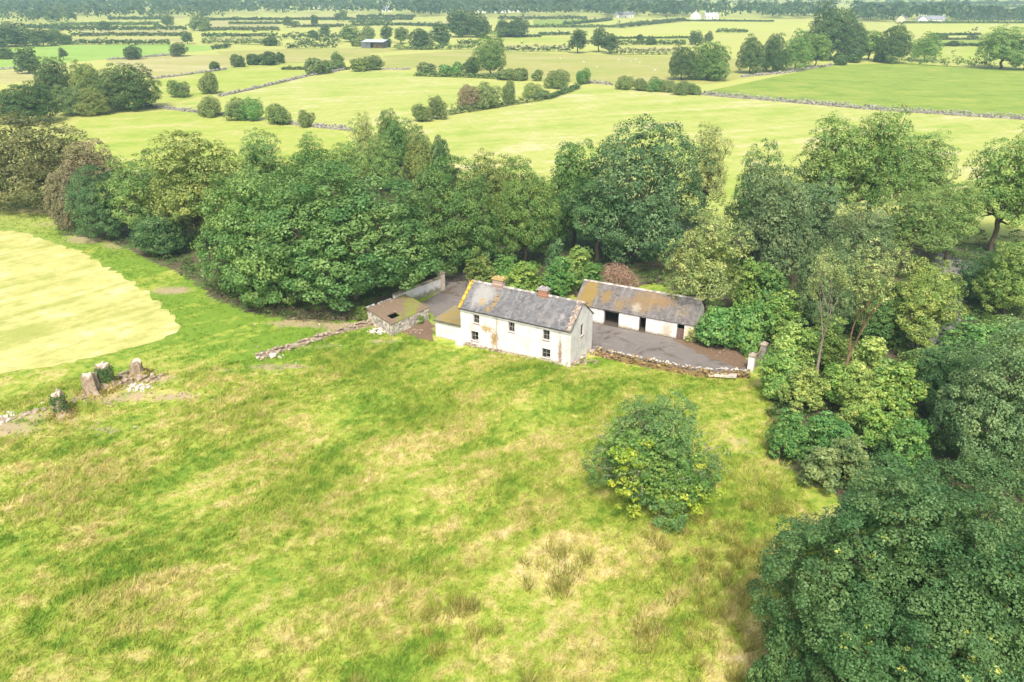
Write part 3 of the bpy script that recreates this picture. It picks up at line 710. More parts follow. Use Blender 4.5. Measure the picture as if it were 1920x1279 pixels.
wall_panel(mb, (OX1, .45, 0), (0, 1, 0), (1, 0, 0), OD - .9, -.2, OE, .45, []); wall_panel(mb, (OX0, OD-.45, 0), (0, -1, 0), (-1, 0, 0), OD - .9, -.2, OE, .45, [])
gable_top(mb, OX1, 0, OD, OE, ORG - .02, .45, 1); gable_top(mb, OX0, 0, OD, OE, ORG - .02, .45, -1)
mb.build('wall', OW, ob)
sf = MB(); sf.quad((OX0+.46, -.1, .07), (OX1-.46, -.1, .07), (OX1-.46, OD-.46, .07), (OX0+.46, OD-.46, .07)); sf.build('earth_floor', simple('stable_earth', (.12, .10, .08), (.08, .065, .05), 2), ob)
ip = MB(); ip.box(2.6, 2.8, .46, OD-.46, 0, 2.0); ip.box(6.4, 6.6, .46, OD-.46, 0, 2.0); ip.build('partition', OW, ob)
OSL = slate_material('stable_slates', [(-2.4, 1.0, 3.2, 1.6, (.30, .21, .055), .9, .25), (-.2, .8, 3.1, 1.0, (.30, .20, .07), .8, .55), (1.6, .9, 2.6, .7, (.30, .20, .075), .65, .5), (4.3, 1.8, 3.2, 1.1, (.30, .20, .075), .65, .42), (6.3, 1.9, 3.5, .7, (.32, .20, .08), .65, .45), (3, 7, 3, 1.4, (.24, .16, .08), .6, .85), (3.7, .9, 2.6, .8, (.48, .44, .36), .6, .7), (9, 2, 3.0, 1.2, (.34, .26, .12), .6, .85)],
                     (.13, .12, .115), (.21, .195, .185))
k2 = (ORG - OE) / (OD / 2)
roof_slope(ob, OX0-.15, OX1+.1, -.16, OE - .16*k2 + .07, OD/2, ORG + .07, DECK, OSL, 13, .01); roof_slope(ob, OX0-.15, OX1+.1, OD+.16, OE - .16*k2 + .07, OD/2, ORG + .07, DECK, OSL, 14, .01)
m = MB(); x = OX0 - .1; rr = random.Random(18)
while x < OX1:
    L_ = rr.uniform(.4, .5); m.add([(x, OD/2-.15, ORG+.03), (x+L_-.015, OD/2-.15, ORG+.03), (x+L_-.015, OD/2, ORG+.19), (x, OD/2, ORG+.19), (x, OD/2+.15, ORG+.03), (x+L_-.015, OD/2+.15, ORG+.03)], [(0,1,2,3), (3,2,5,4), (0,3,4), (1,5,2)], rr.random()); x += L_
m.build('ridge_tiles', simple('pale_ridge', (.52, .48, .44), (.38, .33, .28), 3), ob)
dm = simple('old_door', (.20, .12, .10), (.13, .09, .08), 5)
d = MB()
for i in range(6): d.box(8.74 + i*.13, 8.74 + i*.13 + .122, .22, .26, -.1, 1.25, rr.random())
d.box(8.74, 9.51, .262, .29, .2, .32); d.box(8.74, 9.51, .262, .29, .95, 1.07); d.build('half_door', dm, ob)
d = MB(); d.box(4.30, 4.37, .1, .2, -.1, 1.80); d.box(5.05, 5.12, .1, .2, -.1, 1.80); d.box(4.37, 5.05, .1, .2, 1.72, 1.80); d.build('door_frame', dm, ob)
d = MB(); d.box(-.12, 1.97, -.012, .43, 1.785, 1.93); d.build('lintel', simple('timber_lintel', (.30, .26, .22), (.2, .17, .14)), ob)

# ------------------------------------------------------------------ flat roofed shed
sc_ = [(-16.95, 86.66), (-13.07, 91.18), (-9.85, 87.24), (-13.55, 82.24)]
shed = empty('shed', (-13.4, 86.8, 0))
tag(shed, 'low stone shed with flat mossy concrete roof and a dark hole in it', 'shed')
SC = [(x + 13.4, y - 86.8) for x, y in sc_]
RUBBLE = simple('rubble_wall', (.46, .42, .36), (.26, .22, .17), 2.2, bump=.08)
wmb = MB()
for i in range(4):
    a = np.array((*SC[i], 0)); b = np.array((*SC[(i+1) % 4], 0)); L_ = np.linalg.norm(b - a); ud = (b - a) / L_; nd = np.cross((0, 0, 1.0), ud)
    wall_panel(wmb, a, ud, nd, L_, -.2, 1.50, .4, [])
wmb.build('wall', RUBBLE, shed)
st = MB(); rr = random.Random(31)
for i in range(4):
    a = np.array((*SC[i], 0)); b = np.array((*SC[(i+1) % 4], 0)); L_ = np.linalg.norm(b - a); ud = (b - a) / L_; nd = np.cross((0, 0, 1.0), ud)
    if i in (0, 1): continue
    for r in range(5):
        x = 0
        while x < L_ - .2:
            q = rr.uniform(.25, .6); st.obox(a + ud*x + nd*(-.02) + np.array((0, 0, r*.29 + .02)), ud*(q-.03), nd*rr.uniform(.05, .13), (0, 0, .26), rr.random()); x += q
o_ = st.build('stones', simple('shed_stone', (.60, .56, .49), (.40, .36, .30), 3), shed); o_['kind'] = 'stuff'
t = NT('mossy_concrete'); p = t.obj()
c = t.mix(t.noise(p, 1.4, 5, .7), (.20, .135, .09), (.28, .215, .15))
mo = t.math('ADD', t.gauss(t.xyz(p)[0], 1.6, 1.5), t.math('MULTIPLY', t.math('SUBTRACT', t.noise(p, .9, 5, .65), .5), 2.6))
c = t.mix(t.math('MULTIPLY', t.step(mo, .45, .95), .9), c, (.24, .27, .05))
c = t.mix(t.step(t.noise(p, 2.5, 4), .66, .72), c, (.56, .53, .5)); t.base(c)
rf = MB(); A, B_, C_, D2 = [np.array((*q, 0)) for q in SC]
def RP(u_, v_, z_): return (A*(1-u_)*(1-v_) + D2*u_*(1-v_) + C_*u_*v_ + B_*(1-u_)*v_) * 1.03 + np.array((0, 0, z_ - .12 * u_))
US = [0, .60, .82, 1]; VS = [0, .14, .36, 1]                       # a broken hole in the slab
for i in range(3):
    for j in range(3):
        if (i, j) == (1, 1): continue
        jit = lambda a, b: 0
        top = [RP(US[i], VS[j], 1.66), RP(US[i+1], VS[j], 1.66), RP(US[i+1], VS[j+1], 1.66), RP(US[i], VS[j+1], 1.66)]
        bot = [q - np.array((0, 0, .14)) for q in top]
        rf.add(top + bot, [(0,1,2,3), (7,6,5,4)] + [(a, 4+a, 4+(a+1) % 4, (a+1) % 4) for a in range(4) if (a == 0 and j == 0) or (a == 1 and i == 2) or (a == 2 and j == 2) or (a == 3 and i == 0) or (i, j, a) in ((0,1,1), (2,1,3), (1,0,2), (1,2,0))])
rf.build('flat_roof', t.m, shed)
cp = MB()
for i, j in ((0, 1),):
    a = np.array((*SC[i], 1.67)); b = np.array((*SC[j], 1.67)); x = 0
    for q in range(14):
        f = q / 14 + rr.uniform(-.01, .01)
        if rr.random() < .75: cp.obox(a + (b-a)*f, (b-a)*.055, np.cross((0, 0, 1), (b-a)) * .03, (0, 0, rr.uniform(.06, .16)), rr.random())
cp.build('parapet_stones', simple('grey_parapet', (.52, .52, .50), (.36, .36, .34), 3), shed)['kind'] = 'stuff'

# ------------------------------------------------------------------ stones, walls, piers
def stone_shape(seed):
    rng = random.Random(seed); import bmesh
    bm = bmesh.new(); bmesh.ops.create_icosphere(bm, subdivisions=1, radius=1.0)
    for v in bm.verts: v.co *= rng.uniform(.7, 1.12); v.co.z *= .72
    me = bpy.data.meshes.new('stone'); bm.to_mesh(me); bm.free()
    at = me.attributes.new('lv', 'FLOAT', 'FACE'); at.data.foreach_set('value', [rng.uniform(.35, .65) for _ in me.polygons]); return me
STONE_PALE = simple('pale_limestone', (.74, .69, .61), (.50, .43, .36), 1.5)
STONE_TAN = simple('earthy_stone', (.46, .38, .29), (.27, .20, .13), 1.5)
STONE_GREY = simple('grey_drystone', (.40, .38, .36), (.24, .225, .21), 1.5)
SHAPES = {}
def stone_mesh_for(mat, i):
    k = (mat.name, i % 6)
    if k not in SHAPES:
        me = stone_shape(700 + i % 6); me.materials.append(mat); SHAPES[k] = me
    return SHAPES[k]
def put_stone(parent, x, y, z, r, mat, rng, name='stone', flat=1.0):
    o = link(name, stone_mesh_for(mat, rng.randrange(6)), parent); o.location = (x, y, z)
    o.rotation_euler = (rng.uniform(-.4, .4), rng.uniform(-.4, .4), rng.uniform(0, 6.28)); o.scale = (r * rng.uniform(.8, 1.35), r * rng.uniform(.7, 1.0), r * rng.uniform(.7, 1.05) * flat)
    return o
def joined_stones(name, pts, mat, parent=None, seed=1):
    """pts: (x, y, z, r); rough stones joined in one mesh"""
    rng = np.random.default_rng(seed); base = []
    for i in range(6):
        me = stone_shape(700 + i); v = np.empty(len(me.vertices) * 3); me.vertices.foreach_get('co', v)
        f = [tuple(p.vertices) for p in me.polygons]; base.append((v.reshape(-1, 3), f)); bpy.data.meshes.remove(me)
    m = MB()
    for (x, y, z, r) in pts:
        v, f = base[rng.integers(6)]; a = rng.uniform(0, 6.28); ca, sa = math.cos(a), math.sin(a)
        q = v * r * rng.uniform(.75, 1.25, 3) @ np.array(((ca, sa, 0), (-sa, ca, 0), (0, 0, 1))); m.add(q + (x, y, z), f, rng.random())
    return m.build(name, mat, parent)
def along(poly, step):
    out = []
    for a, b in zip(poly, poly[1:]):
        n = max(1, int(math.dist(a[:2], b[:2]) / step))
        for i in range(n): f = i / n; out.append((a[0] + (b[0]-a[0])*f, a[1] + (b[1]-a[1])*f))
    return out
def drystone(poly, h, wd, label, mat, rs, seed, gaps=0.0, coping=None, group=None):
    """dry stone wall along ground points: small stones joined, larger coping stones on their own"""
    rng = random.Random(seed); P0 = poly[0]
    e = empty('stone_wall', (P0[0], P0[1], 0)); tag(e, label, 'wall', group)
    pts = []; c = MB()
    for a, b in zip(poly, poly[1:]):
        d = np.array((b[0]-a[0], b[1]-a[1], 0)); L_ = np.linalg.norm(d); ud = d / L_; nn = np.array((-ud[1], ud[0], 0))
        o = np.array((a[0]-P0[0], a[1]-P0[1], -.3)); c.obox(o - nn * wd * .3, d, nn * wd * .6, (0, 0, h * .5 + .3))
        n = int(L_ * h / (rs * rs) * .75) + 3
        for i in range(n):
            x = rng.uniform(0, L_); z = rng.uniform(0, h); s = rng.choice((-1, 1)); hh = h * (1 + .10 * math.sin(x * .5 + seed) + .06 * math.sin(x * 1.7))
            if rng.random() < gaps * (z / h): continue
            if z > h * .7: s = rng.uniform(-1, 1)
            q = o + ud * x + nn * s * wd * (.5 - .14 * z / h); pts.append((q[0], q[1], z * hh / h, rs * rng.uniform(.6, 1.15)))
    c.build('core', mat, e)
    s_ = joined_stones('stones', pts, mat, e, seed); s_['kind'] = 'stuff'
    if coping:
        for (x, y) in along(poly, coping[0]):
            if rng.random() < .9: put_stone(e, x - P0[0] + rng.uniform(-.12, .12), y - P0[1] + rng.uniform(-.16, .16), h * (1 + .05 * math.sin(x)) + rng.uniform(-.1, .03), coping[0] * rng.uniform(.5, .95), coping[1], rng, 'coping_stone', .6)
    return e
MOSSY = simple('mossy_stone', (.26, .19, .065), (.30, .20, .12), 1.2)
yw = [(9.0, 77.3), (13.4, 74.7), (19.5, 71.9), (23.9, 71.9)]
drystone(yw, 1.0, .55, 'mossy stone wall with pale coping between the yard and meadow', MOSSY, .22, 3, coping=(.27, simple('coping_limestone', (.62, .58, .52), (.44, .39, .34), 1.5)))
drystone([G(484,672)[:2], G(545,652)[:2], G(610,632)[:2], G(655,618)[:2], G(700,606)[:2]], .5, 1.2, 'tumbled low stone wall running from the shed into the meadow', STONE_TAN, .24, 5, gaps=.6, coping=(.5, STONE_TAN))
W_ = lambda pts: [G(*q)[:2] for q in pts]
drystone(W_([(-40,806),(40,786),(100,770),(150,752),(205,730),(250,714),(300,712)]), .4, 1.5, 'low bank of rubble and earth linking the felled stumps', STONE_TAN, .26, 21, gaps=.5, coping=(.62, STONE_TAN))
drystone(W_([(1310,178),(1500,194),(1620,205),(1780,216),(1920,225),(2050,235)]), 1.5, .8, 'long grey dry stone wall below the green field on the right', STONE_GREY, .36, 7)
drystone(W_([(272,200),(370,212),(430,217)]), 1.1, .7, 'pale dry stone wall running right from the dark copse', STONE_GREY, .36, 8)
drystone(W_([(410,182),(480,167),(580,143),(650,131)]), 1.1, .7, 'thin stone wall climbing along left edge of pale lime field', STONE_GREY, .42, 9)
drystone(W_([(540,233),(600,240),(660,246)]), 1.3, .7, 'short stone wall right of the lone round hawthorn', STONE_GREY, .34, 10)
drystone(W_([(285,149),(350,141),(425,131)]), 1.0, .7, 'stone wall along the lower edge of the straw field', STONE_GREY, .45, 11)
drystone(W_([(1100,156),(1150,160)]), 1.3, .7, 'short stone wall between round bush and scrubby hedge', STONE_GREY, .42, 12)
drystone(W_([(200,113),(260,109),(330,103)]), 1.2, .8, 'low wall between the vivid green and straw fields', STONE_GREY, .55, 13)
drystone(W_([(-40,133),(55,128)]), 1.2, .8, 'low wall at left edge below vivid green field', STONE_GREY, .5, 14)
drystone(W_([(1390,145),(1470,138),(1560,123)]), 1.0, .8, 'low stone wall under the row of trees above green field', STONE_GREY, .5, 15)
drystone(W_([(700,131),(770,131)]), 1.0, .7, 'short low wall at far edge of pale lime field', STONE_GREY, .45, 16)

PIER = whitewash('pier_limewash', [], .45, .5)
def pier(loc, rz, w_, h_, label, capped=True, mat=None):
    e = empty('gate_pier', (loc[0], loc[1], 0), rz); tag(e, label, 'pier')
    m = MB(); m.box(-w_/2, w_/2, -w_/2, w_/2, -.3, h_); m.build('shaft', mat or PIER, e)
    q = MB(); q.box(-w_/2-.07, w_/2+.07, -w_/2-.07, w_/2+.07, h_+.002, h_+.12)
    q.add([(-w_/2-.04,-w_/2-.04,h_+.122),(w_/2+.04,-w_/2-.04,h_+.122),(w_/2+.04,w_/2+.04,h_+.122),(-w_/2-.04,w_/2+.04,h_+.122),(0,0,h_+.42)], [(3,2,1,0),(0,1,4),(1,2,4),(2,3,4),(3,0,4)])
    q.build('cap', simple('pier_cap', (.46, .40, .32), (.30, .25, .19), 3), e)
gp1 = (24.5, 73.4); gp2 = (26.4, 75.9)
pier(gp1, -.5, .62, 1.75, 'white gate pier with mossy cap at end of yard wall')
pier(gp2, -.5, .62, 1.85, 'grey pointed gate pier beyond the rusty gate', mat=simple('grey_render', (.40, .36, .33), (.28, .25, .22), 3))
g = empty('gate', (gp1[0], gp1[1], 0), math.atan2(gp2[1]-gp1[1], gp2[0]-gp1[0])); tag(g, 'rusty barred iron gate between the two gate piers', 'gate')
GL = math.dist(gp1, gp2) - .75; RUSTY = simple('rusty_iron', (.36, .29, .25), (.26, .18, .13), 5)
m = MB()
for z in (.25, .8, 1.35): m.box(.37, .37 + GL, -.025, .025, z, z + .06)
m.build('rail', RUSTY, g)
for i in range(11):
    m = MB(); x = .40 + (GL - .08) * i / 10; m.tube([(x, .045, .15), (x, .045, 1.5)], [.018, .018], 5); m.build('bar', RUSTY, g)
# left yard wall and its two piers
ywl = empty('yard_wall', (-13.0, 92.6, 0), math.atan2(97.0-92.6, -9.3+13.0)); tag(ywl, 'stained rendered yard wall in shade below the great sycamores', 'wall')
L_ = math.hypot(4.4, 3.7); m = MB(); m.box(-2.2, L_, -.22, .22, -.2, 1.7); m.build('wall', whitewash('stained_render', [(3, 5, .3, .6, (.20, .18, .10), .8)], .75, .8), ywl)
m = MB(); rr = random.Random(3); x = -2.2
while x < L_ - .05:
    q = min(rr.uniform(.35, .6), L_ - x); m.obox((x, -.27, 1.702), (q - .02, 0, rr.uniform(-.02, .02)), (0, .54, 0), (0, 0, rr.uniform(.08, .16)), rr.random()); x += q
m.build('coping', simple('mossy_coping', (.26, .23, .12), (.34, .30, .22), 3), ywl)
pier((-9.15, 97.25), .7, .7, 2.3, 'pale stained gate pier in shade at end of yard wall', mat=simple('pale_render', (.60, .54, .46), (.40, .34, .26), 3))
pier((-5.4, 97.4), .5, .7, 2.3, 'pale gate pier just behind left end of farmhouse', mat=simple('pale_render', (.6, .54, .46)))

# ------------------------------------------------------------------ stumps, rubble, timber
CUT = simple('sawn_wood', (.66, .58, .47), (.48, .40, .32), 6)
STUMPBARK = simple('stump_bark', (.44, .35, .26), (.25, .18, .12), 3, bump=.05)
MOSSLEAF = (.20, .24, .045)
def stump(u, vb, vt, wpx, label, ivy=0.0, lean=0.0, seed=1, mound=True):
    P = G(u, vb); h = height_at(P, vt); rng = random.Random(seed); slant = math.hypot(P[1], CAM_H); r = wpx * .5 * slant / F_PX
    e = empty('tree_stump', P, rng.uniform(0, 6)); tag(e, label, 'stump', 'felled tree stumps in the meadow')
    n = 14; rows = 9; V = []; prof = [(-.2, 1.9), (.05, 1.65), (.15, 1.3), (.3, 1.08), (.5, 1.0), (.7, .98), (.85, .95), (.95, .9), (1.0, .84)]
    lob = [rng.uniform(.68, 1.35) for _ in range(n)]; topj = [rng.uniform(-.16, .12) * h for _ in range(n)]
    for i, (zz, k) in enumerate(prof):
        for j in range(n):
            a = 2 * math.pi * j / n; q = r * k * (1 + (lob[j] - 1) * (1.8 if i < 3 else .8)) * rng.uniform(.95, 1.05)
            V.append((q * math.cos(a) + lean * zz * h, q * math.sin(a), zz * h + (topj[j] if i >= 7 else 0)))
    m = MB(); m.add(V, [(i*n+j, i*n+(j+1) % n, (i+1)*n+(j+1) % n, (i+1)*n+j) for i in range(rows-1) for j in range(n)]); m.build('trunk', STUMPBARK, e)
    c = MB(); top = V[-n:]; c.add(top + [(lean * h, 0, h * 1.02)], [(j, (j+1) % n, n) for j in range(n)]); c.build('cut_top', CUT, e)
    for k in range(5):
        a = rng.uniform(0, 6.28); L_ = r * rng.uniform(1.6, 2.8); t_ = MB()
        t_.tube([(r*math.cos(a), r*math.sin(a), .25), (r*1.6*math.cos(a), r*1.6*math.sin(a), .12), (L_*math.cos(a+.2), L_*math.sin(a+.2), -.1)], [r*.3, r*.2, r*.06], 6); t_.build('root', STUMPBARK, e)
    g = np.random.default_rng(seed)
    if mound:
        nn = 700; a = g.uniform(0, 6.28, nn); q = r * g.uniform(1.0, 3.0, nn); C = np.stack([q*np.cos(a) + lean*h*.2, q*np.sin(a), np.maximum(.05, .62*h*(1.6 - q/r*.5)*.6) * g.uniform(.2, 1, nn)], 1)
        V2 = leaf_quads(C, np.stack([np.cos(a), np.sin(a), np.full(nn, .6)], 1) + g.normal(size=(nn, 3)) * .4, .28, g, .22)
        o = link('moss_and_grass', fast_mesh('moss_and_grass', V2, 4, {'lv': g.random(nn), 'cv': g.random(nn)}, LEAF), e); o['kind'] = 'stuff'; o.color = (.42, .36, .09, 1)
    if ivy:
        nn = int(420 * ivy); a = g.normal(.0, .9, nn); zz = g.uniform(.35, .95, nn) * h; q = r * g.uniform(1.0, 1.3, nn)
        C = np.stack([q*np.cos(a) + lean*zz, q*np.sin(a), zz], 1); V2 = leaf_quads(C, np.stack([np.cos(a), np.sin(a), np.full(nn, .5)], 1) + g.normal(size=(nn, 3)) * .4, .16, g, .42)
        o = link('ivy', fast_mesh('ivy', V2, 4, {'lv': g.random(nn), 'cv': g.random(nn)}, LEAF), e); o.color = (.07, .16, .03, 1)
        e.rotation_euler = (0, 0, -1.2)
stump(118, 782, 736, 24, 'squat mossy tree stump furthest left, ivy on one side', ivy=.7, seed=1)
stump(176, 742, 702, 26, 'stump with pale sawn top leaning beside the tallest stump', seed=2, lean=-.1)
stump(203, 726, 683, 26, 'tallest ivied stump with bright white sawn top', ivy=1.0, seed=3)
stump(262, 706, 677, 22, 'slim bare stump furthest right near the rubble', seed=4)
def heap(u, v, wu, wv, n, r, mat, label, seed, tall=.3):
    rng = random.Random(seed); P = G(u, v); e = empty('rubble_heap', P); tag(e, label, 'rubble', 'rubble heaps')
    ex = abs(G(u + wu, v)[0] - P[0]); ey = abs(G(u, v - wv)[1] - P[1])
    for i in range(n):
        a = rng.uniform(0, 6.28); q = rng.random() ** .6; x, y = ex*q*math.cos(a), ey*q*math.sin(a)
        put_stone(e, x, y, tall * (1 - q) * rng.uniform(.2, 1) + r * .2, r * rng.uniform(.5, 1.3), mat, rng)
    return e
heap(262, 728, 34, 8, 55, .22, STONE_PALE, 'scatter of white limestone rubble below the slim stump', 1)
heap(160, 752, 22, 9, 30, .24, STONE_TAN, 'heap of tan roots and stones between two left stumps', 2, .6)
heap(10, 788, 28, 14, 40, .32, STONE_PALE, 'pale boulders in the bare earth at left edge', 3, .5)
heap(88, 762, 16, 6, 16, .28, STONE_PALE, 'small pale stone heap left of the squat mossy stump', 4, .5)
heap(226, 712, 20, 7, 24, .26, STONE_TAN, 'broken wood and stones between the two right stumps', 5, .45)
heap(712, 622, 24, 6, 45, .22, STONE_PALE, 'whitish rubble spilled below the corner of the shed', 6, .4)
heap(765, 622, 34, 6, 40, .13, STONE_TAN, 'reddish rubble on bare soil beside the lean-to', 7, .25)
heap(505, 668, 26, 6, 34, .24, STONE_PALE, 'pale stones strewn at the tumbled wall far end', 8, .3)
heap(1355, 655, 36, 14, 50, .10, simple('dull_stone', (.34, .26, .20), (.22, .16, .12), 1.5), 'brown leaf strewn stones in corner of the yard', 9, .25)
heap(640, 598, 26, 4, 26, .22, STONE_TAN, 'yellowish stones and weeds under the great sycamore', 10, .3)
heap(1098, 680, 30, 5, 22, .22, STONE_TAN, 'loose stones at the foot of the farmhouse gable', 11, .2)
heap(1330, 548, 30, 6, 16, .3, STONE_TAN, 'scattered stones on the grass bank behind the stable', 12, .2)
def log(u0, v0, u1, v1, r, mat, label, z=.12, name='fallen_log'):
    a = np.array(G(u0, v0)); b = np.array(G(u1, v1)); m = MB(); mid = (a + b) / 2 + (.05, .1, .04); d = b - a
    m.tube([(0, 0, z), (*(mid - a)[:2], z + .05), (*d[:2], z)], [r, r * .9, r * .6], 7)
    s = mid - a; m.tube([(s[0], s[1], z), (s[0] + .3, s[1] + .4, z + .25)], [r * .4, r * .15], 5)
    o = m.build(name, mat); o.location = a; tag(o, label, 'log'); return o
log(0, 775, 60, 772, .11, BROWNBARK, 'dark fallen log on the bare earth at left edge')
log(222, 704, 246, 697, .12, PALEBARK, 'pale fallen log between the tallest and the slim stump')
log(190, 757, 214, 762, .09, PALEBARK, 'thin pale root lying in front of the stumps')
log(548, 600, 572, 594, .10, PALEBARK, 'pale timber lying in grass under the great sycamore')
log(642, 575, 651, 583, .12, PALEBARK, 'short pale plank propped by the sycamore trunk')
log(1462, 850, 1484, 868, .10, BROWNBARK, 'brown fallen branch at edge of the scrub')
# concrete slab in the grass by the yard wall
P = G(1352, 708); m = MB(); m.obox((-1.4, -.25, .0), (2.7, -.5, .05), (.2, .55, .02), (0, 0, .22)); o = m.build('stone_slab', STONE_PALE); o.location = (P[0], P[1], .25); tag(o, 'long pale stone slab lying in grass below the yard wall', 'slab')
# broken timber frame behind the farmhouse
P = G(945, 500); e = empty('timber_frame', P, .1); tag(e, 'broken pale timber rail standing in shrubs behind the farmhouse', 'fence')
GREYW = simple('grey_timber', (.50, .47, .43), (.36, .33, .30), 4)
m = MB(); m.tube([(-1.6, 0, 2.5), (0, 0, 2.9), (1.5, .1, 3.3)], [.09, .09, .08], 6); m.build('rail', GREYW, e)
for x, h_ in ((-1.2, 2.6), (.4, 3.0), (1.3, 3.2)):
    m = MB(); m.tube([(x, 0, -.2), (x, .02, h_)], [.07, .06], 6); m.build('post', GREYW, e)
# brushwood heap behind the stable
P = G(1150, 541); e = empty('brush_pile', P); tag(e, 'big heap of dead brown brushwood behind the stable roof', 'brush pile')
g = np.random.default_rng(5); R_, H_ = 4.1, 4.0
for nm, n, r, mat in (('branches', 420, .035, simple('dead_wood', (.40, .25, .17), (.26, .16, .11), 3)), ('twigs', 900, .02, simple('dead_twigs', (.46, .31, .22), (.30, .19, .13), 3))):
    m = MB()
    for i in range(n):
        d = unit(g.normal(size=3)); d[2] = abs(d[2]); c = d * np.array((R_, R_, H_)) * g.uniform(.3, 1.0) ** .5 * .85; t_ = unit(np.cross(d, g.normal(size=3)) + d * .3) * g.uniform(.4, 1.4)
        c[2] = max(c[2], .1); m.tube([c - t_ * .5, c + g.normal(size=3) * .08, c + t_ * .5], [r, r * .8, r * .3], 4, g.random(), False)
    o = m.build(nm, mat, e); o['kind'] = 'stuff'

# ------------------------------------------------------------------ trees: near belt and scrub
T = place_tree
#    name            u    base  top  halfw kind  colour     label
T('beech_tree',      75,  388, 204, 100, 'syc', 'beech', 'broad brownish green beech at left edge behind the hay field')
T('beech_tree',     -20,  392, 290,  60, 'oak', 'oak', 'low green tree cut by the left edge of the picture', dv=1)
T('hawthorn_tree',  190,  405, 254,  62, 'oak', 'thornbrown', 'tall pinkish brown hawthorn right of the beech')
T('hawthorn_tree',  140,  425, 300,  38, 'thorn', 'thornbrown', 'grey brown hawthorn at the corner of the hay field')
T('sycamore_tree',  205,  447, 300,  58, 'syc', 'sycblue', 'dark blue green sycamore hanging over bare earth, left belt')
T('ash_tree',       275,  452, 286,  72, 'ash', 'ash', 'light green ash between dark sycamore and olive oak')
T('oak_tree',       385,  468, 238,  92, 'oak', 'oak', 'tall olive green oak left of the great sycamore')
T('sycamore_tree',  305,  480, 400,  55, 'thorn', 'sycblue', 'low bluish shrub under the light green ash', 'shrub')
T('sycamore_tree',  500,  553, 318, 140, 'dome', 'syc', 'great domed sycamore, left half of the huge crown', variant=0, depth=.8)
T('sycamore_tree',  672,  560, 288, 186, 'syc', 'syc', 'great domed sycamore, right half of the huge crown beside shed', variant=1, depth=.85)
T('sycamore_tree',  585,  500, 282, 130, 'syc', 'syc', 'crown top rising behind the two great sycamores', variant=2)
T('ash_tree',       505,  415, 236,  56, 'ash', 'ash', 'slender ash crown just right of the olive oak', rot=2)
T('ash_tree',       590,  405, 240,  56, 'ash', 'ash', 'pale ash crown behind the great sycamore top')
T('ash_tree',       655,  395, 252,  50, 'ash', 'ash', 'light ash crown behind great sycamore, right of the pale one')
T('ash_tree',       690,  345, 206,  30, 'ash', 'ashpale', 'thin pale ash in the field corner behind the belt')
T('hawthorn_tree',  735,  330, 198,  32, 'oak', 'thorn', 'brownish tree in the field corner behind the belt')
T('sycamore_tree',  752,  335, 215,  36, 'oak', 'syc', 'dark green round tree in the field corner behind the belt')
T('ash_tree',       720,  365, 245,  42, 'ash', 'ash', 'green tree below the field corner cluster')
T('hawthorn_tree',  790,  345, 228,  28, 'oak', 'thorn', 'light olive tree at right of the field corner cluster')
T('hawthorn_tree',  786,  355, 250,  32, 'thorn', 'oak', 'olive hawthorn in front of the dark holly')
T('holly_tree',     828,  352, 246,  24, 'thorn', 'sycdark', 'dark blue green holly at the edge of pale field')
T('sycamore_tree',  852,  512, 275, 106, 'syc', 'syc', 'domed sycamore behind the yard gate, right of great crown')
T('sycamore_tree',  925,  450, 282,  60, 'oak', 'oak', 'olive crown peeping over behind the domed sycamore')
T('sycamore_tree',  985,  500, 290,  74, 'syc', 'syc', 'dark sycamore standing behind the farmhouse', variant=2)
T('sycamore_tree', 1195,  488, 208, 135, 'syc', 'sycblue', 'tallest dark sycamore with forked trunk behind stable', variant=0)
T('sycamore_tree', 1075,  470, 252,  70, 'oak', 'syc', 'dark crown on left shoulder of the tallest sycamore')
T('ash_tree',      1118,  495, 325,  76, 'ash', 'sycblue', 'round headed bluish ash in front of the tallest sycamore')
T('ash_tree',      1315,  440, 222,  46, 'ashtall', 'ashpale', 'feathery ash with bare stems right of the tallest sycamore')
T('ash_tree',      1314,  614, 388,  84, 'ash', 'yellowash', 'yellowish airy ash at the right end of the stable')
T('ash_tree',      1405,  500, 250,  62, 'ash', 'sycblue', 'grey green ash in the gap left of the tall ashes')
T('ash_tree',      1440,  545, 305,  80, 'oak', 'grey', 'dusky round crown above the laurels')
T('ash_tree',      1540,  470, 205,  80, 'ashtall', 'ash', 'left tall ash on skyline of the right belt')
T('ash_tree',      1615,  468, 192,  76, 'ashtall', 'ash', 'tallest ash on skyline of the right belt')
T('ash_tree',      1705,  445, 236,  72, 'ashtall', 'ash', 'rounded ash right of the tallest right belt ash')
T('ash_tree',      1500,  500, 330,  70, 'oak', 'grey', 'dim green crown under the left tall ash')
T('ash_tree',      1855,  478, 230,  76, 'ash', 'ash', 'open ash with bare trunks near right edge')
T('ash_tree',      1935,  470, 224,  66, 'ash', 'ash', 'green ash crown cut by right edge, upper')
T('ash_tree',      1600,  545, 372,  76, 'ash', 'grey', 'mid green ash filling under the skyline ashes')
T('ash_tree',      1690,  520, 350,  70, 'ashtall', 'ash', 'light ash with gaps of bright field behind it')
T('sycamore_tree', 1770,  500, 330,  56, 'ashtall', 'ash', 'narrow ash left of the open trunked ash')
T('sycamore_tree', 1880,  590, 445,  62, 'oak', 'ash', 'bushy green tree beside the lane at right edge')
T('sycamore_tree', 1830,  560, 470,  44, 'oak', 'sycblue', 'small bluish tree leaning over the grey lane')
T('sycamore_tree', 1530,  640, 450,  60, 'oak', 'grey', 'dusky green tree behind the pale trunked dying ash')
T('ash_tree',      1715,  660, 482,  72, 'ash', 'lime', 'bright yellow green young ash in the right scrub')
T('sycamore_tree', 1640,  640, 520,  60, 'oak', 'syc', 'green rounded tree between dying ash and bright young ash')
